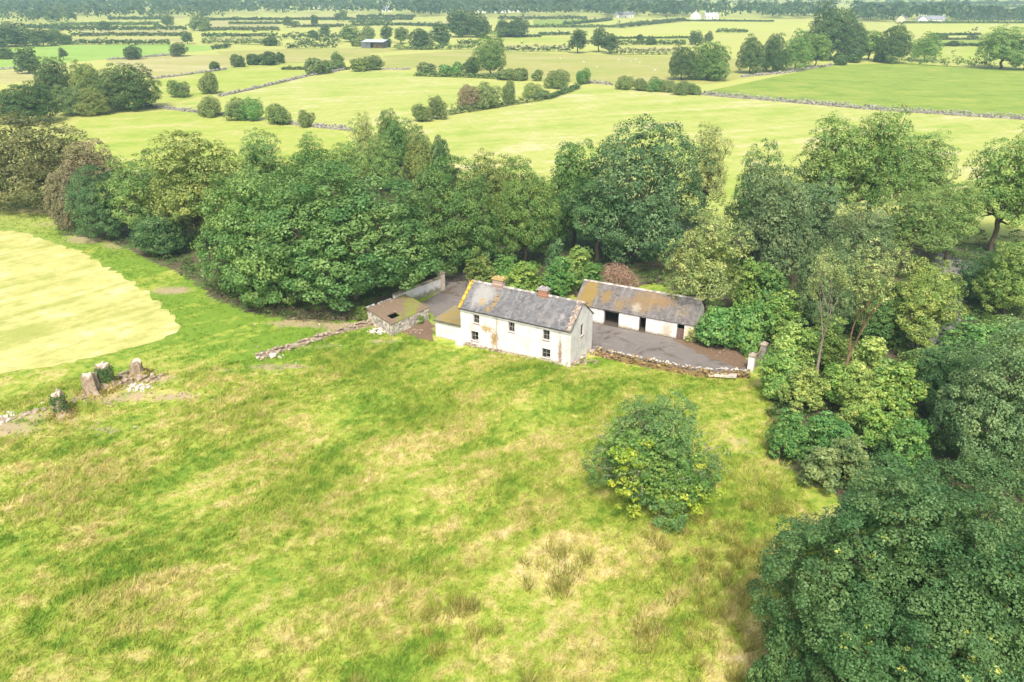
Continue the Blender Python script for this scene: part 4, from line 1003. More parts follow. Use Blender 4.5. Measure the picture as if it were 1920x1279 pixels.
T('sycamore_tree', 1852,  884, 596, 112, 'syc', 'sycpale', 'big dark sycamore with bare trunk at right edge', variant=1)
T('sycamore_tree', 1945,  905, 620, 100, 'syc', 'sycpale', 'dark sycamore crown cut by right edge, lower', variant=2)
T('sycamore_tree', 1760,  790, 640,  62, 'oak', 'sycblue', 'bluish tree at left shoulder of the big dark sycamore')
T('hazel_bush',    1440, 1340, 1165, 46, 'sap', 'sycdark', 'dark sapling at lower left foot of the foreground sycamore', 'shrub')
T('hazel_bush',    1905, 1110, 1030, 40, 'shrub', 'lime', 'bright lime shrub at right edge behind foreground sycamore', 'shrub')

# right hand scrub and shrubs round the buildings
SH = [
 ('laurel_bush', 1338, 650, 572, 46, 'laurel', 'glossy laurel with orange flowers at the stable end'), ('laurel_bush', 1396, 655, 566, 46, 'laurel', 'taller glossy laurel between stable end and gate'),
 ('hazel_bush', 1452, 640, 540, 44, 'bright', 'bright hazel right of the tall laurel'), ('hazel_bush', 1475, 700, 600, 52, 'lime', 'lime green hazel just behind the gate'),
 ('hazel_bush', 1450, 745, 660, 44, 'bright', 'low hazel spreading below the gate pier'), ('hazel_bush', 1535, 690, 590, 50, 'bright', 'hazel clump behind the pale birch trunk'),
 ('hazel_bush', 1500, 770, 690, 44, 'lime', 'yellow green bramble bush left of brown trunk'), ('hazel_bush', 1560, 760, 680, 40, 'bright', 'green bush round the foot of brown trunk'),
 ('hazel_bush', 1610, 740, 620, 56, 'lime', 'bright bush right of the brown trunk'), ('hazel_bush', 1660, 790, 680, 56, 'bright', 'mixed green bush below bright young ash'),
 ('hazel_bush', 1600, 800, 710, 44, 'lime', 'lime bush with pale tips in mid scrub'), ('hazel_bush', 1640, 850, 760, 50, 'bright', 'green bush above the foreground sycamore'),
 ('hazel_bush', 1470, 858, 770, 38, 'laurel', 'round fresh green bush at the meadow edge'), ('hazel_bush', 1540, 860, 770, 50, 'laurel', 'dark green bush right of round meadow edge bush'),
 ('hazel_bush', 1530, 915, 830, 46, 'thorn', 'grey green thorny bush at meadow edge'), ('hazel_bush', 1590, 905, 820, 44, 'thorn', 'olive bush just above foreground sycamore top'),
 ('hazel_bush', 1690, 890, 780, 46, 'laurel', 'dark bush left of big dark sycamore trunk'), ('hazel_bush', 1720, 730, 640, 50, 'ash', 'soft green bush under bright young ash'),
 ('hazel_bush', 1800, 700, 600, 52, 'laurel', 'green thicket right of the bright young ash'), ('hazel_bush', 1400, 590, 480, 40, 'bright', 'fresh green sapling cluster above the laurels'),
 ('hazel_bush', 1440, 600, 490, 42, 'laurel', 'darker sapling cluster above the laurels'), ('hazel_bush', 1870, 690, 590, 46, 'ash', 'pale thicket above big dark sycamore'),
 ('elder_bush', 985, 556, 488, 44, 'bright', 'bright green elder behind the farmhouse roof ridge'), ('elder_bush', 1045, 556, 478, 40, 'laurel', 'dark green elder between farmhouse and stable'),
 ('elder_bush', 905, 545, 482, 38, 'oak', 'olive shrub behind left chimney of the farmhouse'), ('elder_bush', 1085, 535, 458, 36, 'lime', 'yellow tipped shrub left of the brushwood heap'),
 ('elder_bush', 1040, 530, 442, 24, 'sycblue', 'slim bluish sapling behind the farmhouse'), ('elder_bush', 945, 530, 480, 34, 'laurel', 'dark shrub around the broken timber rail'),
 ('elder_bush', 1110, 545, 490, 30, 'laurel', 'dark shrub touching the brushwood heap'), ('nettle_clump', 1365, 520, 470, 34, 'bright', 'bright shrub on the bank behind yellowish ash'),
 
 ('nettle_clump', 682, 600, 575, 20, 'oak', 'olive weeds against the shed corner'),
 ('nettle_clump', 786, 606, 590, 12, 'bright', 'bright green tuft on red soil beside the shed'), ('nettle_clump', 1300, 640, 610, 18, 'ashpale', 'yellowed shrub against the stable end'),
]
for (nm, u, vb, vt, hw, c, lab) in SH: T(nm, u, vb, vt, hw, 'sap' if nm != 'laurel_bush' else 'shrub', c, lab, 'shrub')

def own_tree(name, u, vb, vt, hw, col, label, pair, R, h, cat='tree', bark=BARK, scale=True):
    P = G(u, vb); hh = height_at(P, vt); slant = math.sqrt(P[0]**2 + P[1]**2 + (CAM_H - hh*.5)**2); rx = hw * slant / F_PX
    e = empty(name, (P[0], P[1], float(ground_z(P[0], P[1])))); tag(e, label, cat)
    for nm, me in (('trunk', pair[1]), ('crown', pair[0])):
        o = link(nm, me, e); o.scale = (rx / R, rx / R, hh / h); o.color = (*[q * 1.85 for q in COLR[col]], 1)
        if nm == 'trunk': me.materials.append(bark)
    return e
# foreground sycamore, bottom right
fs = own_tree('sycamore_tree', 1696, 1345, 905, 278, 'sycdark', 'dense dark green sycamore filling the bottom right corner',
         crown_tree(401, 9, 15, .3, 34, .27, .72, 205, .140, skirt=-.9, irregular=.04, fill=.25, spread=.70, slim=.32, sp=1.0, barrel=True, bz=-.25), 9, 15)
cm = fs.children[1].data; co = np.empty(len(cm.vertices) * 3, np.float32); cm.vertices.foreach_get('co', co); co = co.reshape(-1, 3)
g = np.random.default_rng(61); tops = co[(co[:, 2] > 7.5) & (co[:, 1] < 4)]; tops = tops[np.argsort(-((np.hypot(tops[:, 0], tops[:, 1]) / 9) ** 2 + (tops[:, 2] / 15) ** 2))[:14000]]; tp = thin(tops, .6, g)[:110] * (1.04, 1.04, 1.0) + (0, -.1, .25)
V, lv, cv = puff(tp, np.tile((0, 0, 1.0), (len(tp), 1)), g.uniform(.18, .32, len(tp)), 16, .16, g, .3)
o = link('new_leaves', fast_mesh('new_leaves', V, 4, {'lv': lv, 'cv': cv}, LEAF), fs); o.scale = fs.children[1].scale; o.color = (.40, .47, .10, 1); o['kind'] = 'stuff'
# hawthorn alone in the meadow, with ivy and yellow bramble
fh = own_tree('hawthorn_bush', 1220, 950, 742, 128, 'bush', 'lone tangled hawthorn bush standing in the meadow',
         crown_tree(411, 5, 8.6, .1, 24, .29, .44, 60, .13, skirt=-.6, irregular=.24, fill=.14, spread=.66, slim=.3, gap=.06, sp=1.1, barrel=True), 5, 8.6, 'bush')
g = np.random.default_rng(77)
for nm, cen, sp_, n, col in (('bramble', (-1.6, -3.0, 3.8), (1.9, .5, 2.1), 34, (.34, .42, .035)), ('bramble', (1.6, -3.2, 2.2), (1.6, .4, 1.3), 30, (.34, .46, .04)), ('ivy', (-.8, -2.3, 6.2), (2.6, 1.0, 1.6), 90, (.17, .30, .055)), ('ivy', (.9, -3.1, 4.0), (1.8, .5, 1.8), 80, (.16, .29, .05)), ('bramble', (-2.6, -2.4, 6.0), (.8, .5, .8), 26, (.32, .46, .045))):
    C = np.array(cen) + g.normal(size=(n, 3)) * np.array(sp_) * .6
    V, lv, cv = puff(C, np.tile((0, -1.0, .3), (n, 1)), g.uniform(.25, .5, n), 26, .17, g, .42)
    o = link(nm, fast_mesh(nm, V, 4, {'lv': lv, 'cv': cv}, LEAF), fh); o.color = (*col, 1); o['kind'] = 'stuff'; s_ = fh.children[0].scale; o.scale = s_
# bare twigs sticking out
m = MB()
for i in range(90):
    a = g.uniform(0, 6.28); el = g.uniform(.05, 1.3); d = np.array((math.cos(a)*math.cos(el), math.sin(a)*math.cos(el), math.sin(el))); p0 = np.array((0, 0, 3.4)) + d * (4.0, 4.0, 3.6); p1 = p0 + d * g.uniform(.6, 1.5) + g.normal(size=3) * .25
    m.tube([p0, (p0+p1)/2 + g.normal(size=3)*.1, p1], [.035, .025, .008], 4, .5, False)
o = m.build('bare_twigs', simple('grey_twig', (.28, .26, .23), (.2, .18, .16)), fh); o['kind'] = 'stuff'; o.scale = fh.children[0].scale
own_tree('ash_tree', 1528, 722, 458, 62, 'ashpale', 'dying ash with pale white trunk and thin crown', twiggy_tree(501, 13, .30), 5, 13, bark=PALEBARK)
own_tree('ash_tree', 1570, 760, 456, 84, 'ashpale', 'dying ash with thick brown forked trunk and bare twigs', twiggy_tree(507, 15, .24), 6, 15, bark=BROWNBARK)

# ------------------------------------------------------------------ trees: middle distance and far
MID = [
 ('sycamore_tree', 55, 232, 150, 56, 'dome', 'far', 'wide crowned tree at lower left of the copse'), ('sycamore_tree', 108, 196, 104, 34, 'dome', 'far', 'dark round tree at the back left of the copse'),
 ('oak_tree', 170, 196, 110, 32, 'dome', 'oak', 'olive tree in the middle back of the copse'), ('sycamore_tree', 243, 206, 117, 58, 'dome', 'far', 'biggest dome of the copse at its right end'),
 ('ash_tree', 135, 216, 157, 34, 'dome', 'thorn', 'lower greyish tree in front middle of the copse'), ('ash_tree', 178, 216, 163, 30, 'dome', 'oak', 'low dark tree at front right of the copse'),
 ('sycamore_tree', 55, 138, 84, 22, 'fardome', 'far', 'upright tree standing left above the copse'), ('thorn_tree', 10, 111, 86, 18, 'fardome', 'far', 'pair of dark bushes at left edge of vivid field'),
 ('hawthorn_tree', 120, 112, 88, 8, 'farash', 'fargrey', 'thin wispy tree above the copse'),
 ('hawthorn_tree', 250, 112, 82, 17, 'fardome', 'far', 'split round tree on edge of the vivid green field'), ('hawthorn_tree', 336, 106, 78, 18, 'fardome', 'fargrey', 'leaning dark tree at right end of vivid green field'),
 ('ash_tree', 352, 83, 58, 12, 'farash', 'far', 'small upright tree in hedge above vivid green field'), ('sycamore_tree', 375, 58, 25, 20, 'fardome', 'farlight', 'tall light tree at far left hedges'),
 ('sycamore_tree', 315, 48, 24, 13, 'fardome', 'farlight', 'pale round tree left of the tall light far tree'), ('sycamore_tree', 198, 57, 38, 12, 'fardome', 'far', 'dark blob tree in far left hedge line'),
 ('sycamore_tree', 98, 40, 20, 12, 'fardome', 'farlight', 'rounded lone tree before the far left woodland'),
 ('ash_tree', 10, 88, 45, 30, 'fardome', 'far', 'leftmost tree of the far left clump'), ('ash_tree', 48, 86, 48, 22, 'fardome', 'farlight', 'second tree of the far left clump'),
 ('ash_tree', 82, 87, 50, 20, 'fardome', 'far', 'third and darkest tree of the far left clump'), ('ash_tree', 108, 83, 52, 14, 'farash', 'farlight', 'leaning tree at right of the far left clump'),
 ('ash_tree', 126, 84, 62, 11, 'fardome', 'far', 'small dark tree ending the far left clump'), ('ash_tree', 30, 76, 38, 26, 'fardome', 'fargrey', 'greyish crown behind the far left clump'),
 ('hawthorn_bush', 403, 133, 115, 11, 'farbush', 'far', 'small round bush alone in the straw field'), ('hawthorn_bush', 447, 126, 101, 14, 'farbush', 'fargrey', 'brownish round bush right of the small round one'),
 ('hawthorn_bush', 477, 122, 100, 15, 'farbush', 'far', 'bush at left of the small hedge clump'), ('hawthorn_bush', 506, 122, 96, 20, 'farbush', 'far', 'largest bush of the small hedge clump'), ('hawthorn_bush', 527, 119, 97, 8, 'farbush', 'far', 'narrow bush at right of the small hedge clump'),
 ('hawthorn_tree', 337, 182, 149, 25, 'thorn', 'thorn', 'spreading hawthorn by the wall left of lime field'), ('hawthorn_tree', 396, 176, 132, 22, 'thorn', 'thorn', 'tall oval hawthorn on wall left of pale field'),
 ('hawthorn_bush', 397, 219, 177, 25, 'thorn', 'thorn', 'squat hawthorn where two walls meet'), ('hawthorn_bush', 446, 226, 182, 22, 'thorn', 'thorn', 'left one of the joined hawthorn pair'), ('hawthorn_bush', 474, 226, 180, 25, 'thorn', 'laurel', 'right one of the joined hawthorn pair'),
 ('hawthorn_bush', 521, 233, 192, 27, 'thorn', 'thorn', 'neat round hawthorn right of the joined pair'), ('hawthorn_bush', 575, 238, 205, 19, 'thorn', 'thorn', 'smallest lone hawthorn at right of the row'),
 ('hawthorn_bush', 590, 140, 107, 20, 'farbush', 'thorn', 'broad thorn at left of the middle hedge clump'), ('hawthorn_bush', 612, 138, 112, 14, 'farbush', 'thorn', 'low thorn in the middle hedge clump'), ('hawthorn_tree', 634, 131, 95, 16, 'fardome', 'farlight', 'green upright tree of the middle hedge clump'),
 ('hawthorn_bush', 676, 134, 108, 19, 'farbush', 'oak', 'olive bush right in the middle hedge clump'), ('hawthorn_tree', 700, 131, 101, 22, 'fardome', 'thorn', 'dark bush at right end of the middle hedge clump'),
 ('ash_tree', 657, 79, 44, 20, 'fardome', 'farlight', 'light leafy tree left behind the barn'), ('ash_tree', 690, 79, 46, 17, 'fardome', 'farlight', 'light leafy tree straight behind the barn'), ('ash_tree', 726, 80, 46, 14, 'farash', 'far', 'narrow tree right behind the barn'), ('ash_tree', 752, 82, 50, 17, 'farash', 'farlight', 'open tree left of the domed far tree'),
 ('hawthorn_bush', 672, 87, 70, 14, 'farbush', 'thorn', 'round bush touching left end of the barn'), ('hawthorn_bush', 727, 89, 71, 9, 'farbush', 'far', 'round ball bush at right end of the barn'),
 ('sycamore_tree', 790, 92, 50, 25, 'fardome', 'far', 'domed tree right of the barn'), ('sycamore_tree', 827, 86, 39, 21, 'fardome', 'far', 'tall oval tree right of the domed one'),
 ('sycamore_tree', 860, 70, 14, 26, 'fardome', 'far', 'left tree of the dark far grove'), ('sycamore_tree', 895, 70, 22, 28, 'fardome', 'far', 'right tree of the dark far grove'), ('sycamore_tree', 880, 66, 18, 22, 'fardome', 'far', 'middle tree of the dark far grove'),
 ('sycamore_tree', 945, 70, 34, 20, 'fardome', 'far', 'left of the two joined far trees'), ('sycamore_tree', 972, 70, 30, 23, 'fardome', 'far', 'right of the two joined far trees'),
 ('sycamore_tree', 920, 144, 56, 36, 'syc', 'syc', 'tall lone tree in the middle field hedge'), ('hawthorn_tree', 885, 142, 105, 22, 'thorn', 'far', 'dark bush at foot of the tall lone tree'),
 ('hawthorn_bush', 800, 140, 116, 20, 'farbush', 'thorn', 'leftmost bush of hedge leading to tall lone tree'), ('hawthorn_bush', 835, 143, 120, 15, 'farbush', 'laurel', 'green bush in hedge leading to tall lone tree'), ('hawthorn_bush', 858, 143, 115, 12, 'farbush', 'laurel', 'pointed bush in hedge leading to tall lone tree'),
 ('hawthorn_bush', 950, 150, 128, 18, 'farbush', 'thorn', 'bush right of the tall lone tree foot'), ('hawthorn_bush', 975, 151, 127, 18, 'farbush', 'thorn', 'second bush right of the tall lone tree'), ('hawthorn_bush', 1008, 152, 130, 12, 'farbush', 'thorn', 'small bush left of the big round field bush'),
 ('hawthorn_tree', 880, 205, 155, 26, 'thorn', 'thornbrown', 'brownish hawthorn left in hedge across pale fields'), ('hawthorn_tree', 915, 203, 152, 28, 'thorn', 'thorn', 'olive hawthorn middle in hedge across pale fields'), ('hawthorn_tree', 955, 194, 147, 17, 'thorn', 'thorn', 'upright thorn right in hedge across pale fields'),
 ('hawthorn_bush', 998, 184, 153, 22, 'thorn', 'ashpale', 'pale green low bush in hedge across pale fields'), ('hawthorn_bush', 1015, 185, 168, 16, 'farbush', 'thorn', 'low dark bush at end of hedge across pale fields'),
 ('hawthorn_tree', 790, 228, 192, 22, 'thorn', 'thorn', 'left tree of the small pair above the belt'), ('hawthorn_tree', 820, 224, 176, 21, 'thorn', 'thorn', 'right taller tree of the small pair above the belt'),
 ('hawthorn_bush', 1047, 166, 127, 27, 'thorn', 'thorn', 'big round field bush by the wall end'), ('hawthorn_bush', 1093, 158, 126, 18, 'thorn', 'laurel', 'green egg shaped bush right of big round one'),
 ('ash_tree', 1083, 100, 52, 20, 'farash', 'far', 'left tree of the upright pair in tan field hedge'), ('ash_tree', 1122, 98, 48, 18, 'farash', 'far', 'middle tree of the upright pair in tan field hedge'), ('ash_tree', 1142, 101, 62, 18, 'farash', 'far', 'lower right tree beside the upright pair'),
 ('sycamore_tree', 1277, 150, 80, 31, 'dome', 'far', 'left dome of the dark twin trees'), ('sycamore_tree', 1328, 150, 75, 42, 'dome', 'syc', 'right dome of the dark twin trees'),
 ('hawthorn_tree', 1304, 84, 56, 16, 'fardome', 'far', 'round tree peeping above the dark twin trees'), ('hawthorn_tree', 1328, 80, 57, 10, 'fardome', 'fargrey', 'small grey tree right above the twin trees'),
 ('sycamore_tree', 1405, 138, 62, 28, 'dome', 'far', 'dark tree at left of wall row above green field'), ('sycamore_tree', 1447, 136, 60, 26, 'dome', 'far', 'second tree in wall row above green field'),
 ('ash_tree', 1490, 133, 52, 28, 'oak', 'ash', 'light crowned tree third in wall row'), ('ash_tree', 1528, 127, 60, 24, 'oak', 'ash', 'light crowned tree fourth in wall row with ivied trunk'),
 ('sycamore_tree', 1555, 112, 2, 56, 'dome', 'far', 'towering tree rising above everything at upper right'), ('sycamore_tree', 1595, 116, 40, 26, 'dome', 'far', 'dark tree at right foot of the towering tree'),
 ('ash_tree', 1628, 113, 52, 22, 'farash', 'ash', 'slim ivied tree right of the towering tree'), ('sycamore_tree', 1672, 118, 40, 34, 'dome', 'far', 'dark layered tree above green field corner'), ('ash_tree', 1732, 115, 58, 28, 'oak', 'ash', 'round green tree right of the dark layered tree'),
 ('ash_tree', 1875, 130, 46, 44, 'oak', 'ash', 'open light green tree at upper right edge'), ('ash_tree', 1920, 132, 60, 26, 'oak', 'ash', 'crown cut by upper right edge'),
 ('hawthorn_bush', 1575, 122, 98, 16, 'farbush', 'far', 'dark bush at green field top corner'), ('hawthorn_bush', 1602, 118, 92, 14, 'farbush', 'far', 'upright bush right of green field top corner'), ('hawthorn_bush', 1650, 117, 98, 12, 'farbush', 'far', 'low bush left of the dark layered tree'),
 ('hawthorn_bush', 1765, 74, 63, 13, 'farbush', 'far', 'dark bush on the far right wall'), ('hawthorn_bush', 1786, 87, 76, 11, 'farbush', 'far', 'round bush on lower far right wall'), ('hawthorn_bush', 1822, 73, 66, 9, 'farbush', 'fargrey', 'greyish bush on far right wall'),
 ('hawthorn_bush', 1200, 82, 64, 8, 'farbush', 'far', 'small pointed tree left in hedge below bright field'), ('hawthorn_bush', 1220, 84, 70, 12, 'farbush', 'far', 'round bush in hedge below bright field'),
 ('hawthorn_bush', 508, 86, 68, 14, 'farbush', 'far', 'dark tall bush in the far left hedges'), ('hawthorn_bush', 588, 72, 56, 10, 'farbush', 'far', 'small dark tree in hedges left of barn'), ('ash_tree', 610, 70, 46, 12, 'farash', 'far', 'thin tree in hedges left of barn'),
 ('ash_tree', 540, 52, 30, 10, 'farash', 'fargrey', 'pair of slim trees on far left plain'), ('ash_tree', 590, 50, 26, 8, 'farash', 'far', 'slim tree middle of far left plain'), ('ash_tree', 644, 40, 17, 10, 'farash', 'farlight', 'pale spindly tree on the far plain'),
 ('ash_tree', 634, 41, 24, 8, 'farash', 'far', 'darker tree beside pale spindly tree'),
]
for (nm, u, vb, vt, hw, kd, c, lab) in MID: T(nm, u, vb, vt, hw, kd, c, lab, 'bush' if 'bush' in nm else 'tree')
# scrubby thicket between the tan field and the pale field
for i, (u, vb, vt, hw, c) in enumerate([(1172,168,140,20,'thorn'),(1200,170,145,18,'thorn'),(1228,172,143,18,'laurel'),(1252,173,148,16,'thorn'),(1278,177,150,24,'thorn'),(1300,178,155,14,'thorn')]):
    T('hawthorn_bush', u, vb, vt, hw, 'thorn', c, 'scrub bush number %s from the left in thicket below the twin trees' % ('one', 'two', 'three', 'four', 'five', 'six')[i], 'bush', 'thicket below the twin trees')

# ------------------------------------------------------------------ hedges
def hedge(pts, h, label, col='far', wd=1.8, seed=1, rough=.35):
    P = [G(*q)[:2] for q in pts]; dist = math.hypot(*P[0]); rng = np.random.default_rng(seed)
    rc = max(.5, h * .42, dist * .0008); C = []; 
    for (x, y) in along(P, rc * .75):
        hh = 1.25 * h * (1 + rough * (rng.random() - .45)) * (1.5 if rng.random() < .06 else 1)
        for k in range(4): C.append((x + rng.normal() * wd * .3, y + rng.normal() * wd * .35, max(rc * .4, hh * rng.uniform(.3, 1.0) - rc * .4)))
    C = np.array(C); leaf = max(.35, dist * .0016)
    V, lv, cv = puff(C - np.array((P[0][0], P[0][1], 0)), np.tile((0, -.3, 1.0), (len(C), 1)), rc * rng.uniform(.6, 1.15, len(C)), 9, leaf, rng, .45)
    o = link('hedge', fast_mesh('hedge', V, 4, {'lv': lv, 'cv': cv}, LEAF)); o.location = (P[0][0], P[0][1], 0); o.color = (*[q * 1.85 for q in COLR[col]], 1)
    return tag(o, label, 'hedge', 'field hedges')
HEDGES = [
 ([(112,84),(220,84),(320,84)], 2.6, 'thick dark hedge along top of the vivid green field'), ([(133,69),(240,68),(345,68)], 2.2, 'hedge between two far left straw strips'),
 ([(95,58),(230,57),(352,57)], 2.8, 'third hedge up from the vivid green field'), ([(95,50),(200,48),(300,47)], 2.5, 'ragged hedge below far left woodland'), ([(205,38),(305,37)], 3.0, 'bushy hedge close under far left woodland'),
 ([(380,58),(525,58)], 2.6, 'hedge under the far straw field left of centre'), ([(380,70),(520,70)], 2.4, 'hedge of dots across far left centre'), ([(380,83),(440,83),(530,86)], 3.0, 'bushy hedge above the tan field left of barn'),
 ([(555,84),(640,82)], 3.2, 'broken hedge just left of the barn trees'), ([(547,52),(645,51)], 2.2, 'thin hedge behind the barn trees'), ([(530,73),(640,72)], 3.2, 'scrubby hedge above barn left'),
 ([(655,43),(735,43)], 2.0, 'short straight hedge beyond the barn'), ([(392,39),(560,38),(775,38)], 2.2, 'long thin hedge across the far plain left'), ([(670,34),(780,34)], 3.0, 'dark straight hedge near far woodland'),
 ([(538,92),(632,90)], 2.6, 'low scrub hedge in front of tan field left of barn'), ([(740,94),(890,93)], 2.4, 'dark hedge below the domed trees'), ([(948,97),(1070,97)], 2.6, 'dark hedge right of tall lone tree'),
 ([(935,70),(1015,70)], 1.6, 'thin hedge below the joined far trees'), ([(1010,67),(1070,66)], 2.0, 'short hedge left of the upright pair'), ([(993,52),(1158,52)], 2.0, 'long level hedge in the far centre'),
 ([(1056,48),(1146,39)], 2.2, 'slanting hedge in the far centre'), ([(1160,53),(1284,40)], 3.0, 'bold slanting hedge edging the bright yellow field'), ([(1284,40),(1450,41)], 1.2, 'thin boundary along top of bright yellow field'),
 ([(1344,61),(1402,62)], 2.4, 'hedge right below bright yellow field'), ([(1158,85),(1284,84)], 2.4, 'dark bushy hedge below bright yellow field'), ([(1145,103),(1258,103)], 2.8, 'dark hedge along top of the tan field'),
 ([(1140,73),(1292,72)], 1.0, 'brown bank under the bright yellow field'), ([(1693,44),(1930,44)], 1.6, 'far right boundary under the conifers'), ([(1745,67),(1838,66)], 1.3, 'upper far right field boundary'),
 ([(1752,75),(1842,75)], 1.2, 'middle far right field boundary'), ([(1758,87),(1842,87)], 1.4, 'lower far right field boundary'), ([(1690,120),(1760,124),(1860,129)], 3.4, 'dense dark hedge above green field at right'),
 ([(860,84),(895,83)], 2.2, 'hedge scrap left of tall lone tree'), ([(840,216),(900,207),(1030,186)], 1.6, 'grassy hedge bank between the two pale fields'), ([(1030,186),(1085,166)], 1.3, 'low hedge bank rising to the round bushes'),
 ([(780,143),(890,146),(960,150)], 1.4, 'low hedge at foot of tall lone tree'), ([(400,93),(432,90)], 2.0, 'hedge stub at right end of vivid green field'), ([(530,131),(655,131)], 1.0, 'rough grassy bank in the middle hedge clump'),
 ([(40,52),(130,56)], 2.6, 'hedge running left of the third hedge'), ([(1600,17),(1930,15)], 4, 'faint far hedge beyond the right houses'), ([(1600,26),(1930,24)], 4, 'second faint hedge beyond the right houses'),
 ([(1600,10),(1930,8)], 4, 'farthest faint hedge at upper right'), ([(1340,20),(1500,20)], 4, 'faint hedge beyond the white houses'),
 ([(430,46),(560,45)], 2, 'dotted hedge on far left plain'), ([(660,49),(760,48),(860,52)], 2.2, 'hedge behind oval tree towards dark far grove'),
 ([(935,37),(1100,37)], 3.0, 'dark hedge below the long white sheds'),
]
for i, (pts, h, lab) in enumerate(HEDGES): hedge(pts, h, lab, ['far', 'fargrey', 'far', 'farlight'][i % 4], seed=600 + i)

# ------------------------------------------------------------------ far woodland: one mass
rng = np.random.default_rng(900); C = []; 
def wood_band(u0, u1, va, vb, n, h):
    for i in range(n):
        u = rng.uniform(u0, u1); v = rng.uniform(va, vb); P = G(u, v); hh = h * rng.uniform(.55, 1.25); C.append((P[0], P[1], hh))
wood_band(-60, 420, 12, 30, 260, 13); wood_band(-60, 1250, 2, 14, 700, 13); wood_band(380, 800, 14, 27, 240, 12); wood_band(780, 1150, 14, 32, 320, 14); wood_band(1130, 1300, 18, 34, 150, 14)
wood_band(1200, 1560, 22, 34, 110, 13); wood_band(-60, 140, 24, 44, 110, 9); wood_band(1440, 1560, 26, 36, 60, 14); wood_band(1600, 1800, 30, 42, 130, 14); wood_band(1780, 1930, 30, 42, 40, 12)
wood_band(-100, 2000, -8, 3, 900, 14); wood_band(1250, 1950, 3, 16, 160, 10); wood_band(0, 420, 26, 36, 90, 11); wood_band(-300, -60, 5, 60, 50, 12); wood_band(1960, 2200, 5, 60, 60, 12)
C = np.array(C); n = len(C); nl = 26
ci = np.repeat(np.arange(n), nl); d = unit(rng.normal(size=(n * nl, 3))); d[:, 2] = np.where(d[:, 2] < -.3, -d[:, 2], d[:, 2])
hh = C[ci, 2]; r = hh * .48 * rng.uniform(.85, 1.25, n)[ci]
Pp = np.stack([C[ci, 0] + d[:, 0] * r, C[ci, 1] + d[:, 1] * r, hh * .52 + d[:, 2] * hh * .5], 1) + rng.normal(size=(n * nl, 3)) * .6
V = leaf_quads(Pp, d + (0, 0, .4) + rng.normal(size=d.shape) * .3, hh * .30, rng, .45)
o = link('distant_woodland', fast_mesh('distant_woodland', V, 4, {'lv': rng.random(n * nl), 'cv': rng.random(n)[ci]}, LEAF)); o.color = (*[q * 1.3 for q in COLR['far']], 1)
tag(o, 'belt of hazy blue green woodland along the horizon', 'woodland', kind='stuff')
ORD = ('first', 'second', 'third', 'fourth', 'fifth', 'sixth', 'seventh', 'eighth', 'ninth', 'tenth', 'eleventh', 'twelfth')
for i, u in enumerate((1792, 1803, 1815, 1826, 1838, 1849, 1860, 1871, 1882, 1893, 1904, 1915)):
    T('conifer_tree', u, 43, 14 + (i * 5) % 7, 8, 'conifer', 'conifer', 'dark conifer, %s from the left in the far right plantation row' % ORD[i], 'tree', 'conifers in the far right row')

# ------------------------------------------------------------------ far buildings
WHITE = simple('white_paint', (.80, .79, .76), (.72, .70, .67), .3, use_lv=False); SLATE = simple('far_slate', (.30, .31, .34), (.24, .25, .28), .3, use_lv=False)
DARKW = simple('dark_opening', (.05, .05, .055), (.035, .035, .04), 1, use_lv=False); TIN = simple('tin_roof', (.56, .60, .66), (.46, .50, .56), .3, use_lv=False)
def cottage(u, v, L_, W_, h_, rise, rz, label, wall=WHITE, roof=SLATE, nwin=3, name='cottage', cat='house', chim=True):
    P = G(u, v); e = empty(name, P, rz); tag(e, label, cat)
    m = MB(); wall_panel(m, (-L_/2, -W_/2, 0), (1,0,0), (0,-1,0), L_, -.2, h_, .3, []); wall_panel(m, (L_/2, W_/2, 0), (-1,0,0), (0,1,0), L_, -.2, h_, .3, [])
    wall_panel(m, (L_/2, -W_/2+.3, 0), (0,1,0), (1,0,0), W_-.6, -.2, h_, .3, []); wall_panel(m, (-L_/2, W_/2-.3, 0), (0,-1,0), (-1,0,0), W_-.6, -.2, h_, .3, [])
    gable_top(m, L_/2, -W_/2, W_/2, h_, h_+rise, .3, 1); gable_top(m, -L_/2, -W_/2, W_/2, h_, h_+rise, .3, -1); m.build('wall', wall, e)
    r = MB(); k = rise / (W_/2)
    for s in (-1, 1): r.add([(-L_/2-.3, s*(W_/2+.35), h_-.35*k+.06), (L_/2+.3, s*(W_/2+.35), h_-.35*k+.06), (L_/2+.3, 0, h_+rise+.06), (-L_/2-.3, 0, h_+rise+.06), (-L_/2-.3, s*(W_/2+.35), h_-.35*k+.26), (L_/2+.3, s*(W_/2+.35), h_-.35*k+.26), (L_/2+.3, 0, h_+rise+.28), (-L_/2-.3, 0, h_+rise+.28)], [(0,1,2,3),(4,7,6,5),(0,4,5,1),(0,3,7,4),(1,5,6,2)])
    ro = r.build('roof', roof, e)
    if chim:
        for x in (-L_/2+.6, L_/2-.6):
            c = MB(); c.box(x-.45, x+.45, -.35, .35, h_+rise-.6, h_+rise+1.1); c.box(x-.52, x+.52, -.42, .42, h_+rise+1.102, h_+rise+1.2); c.build('chimney', wall, ro)
    for i in range(nwin):
        x = -L_/2 + L_ * (i + .5) / nwin; b = MB()
        door = i == nwin // 2 and nwin > 2
        b.box(x-.55, x+.55, -W_/2-.03, -W_/2-.004, .05 if door else .9, 2.1); b.build('door' if door else 'window', DARKW, e)
    b = MB(); b.box(L_/2+.004, L_/2+.03, -.5, .5, .9, 2.1); b.build('window', DARKW, e)
cottage(1170, 33, 22, 9, 3.2, 2.6, .25, 'long low white house before the far centre woodland')
cottage(1304, 36, 10, 11, 4.5, 4.0, 1.35, 'white gabled house left of the pair on the far plain')
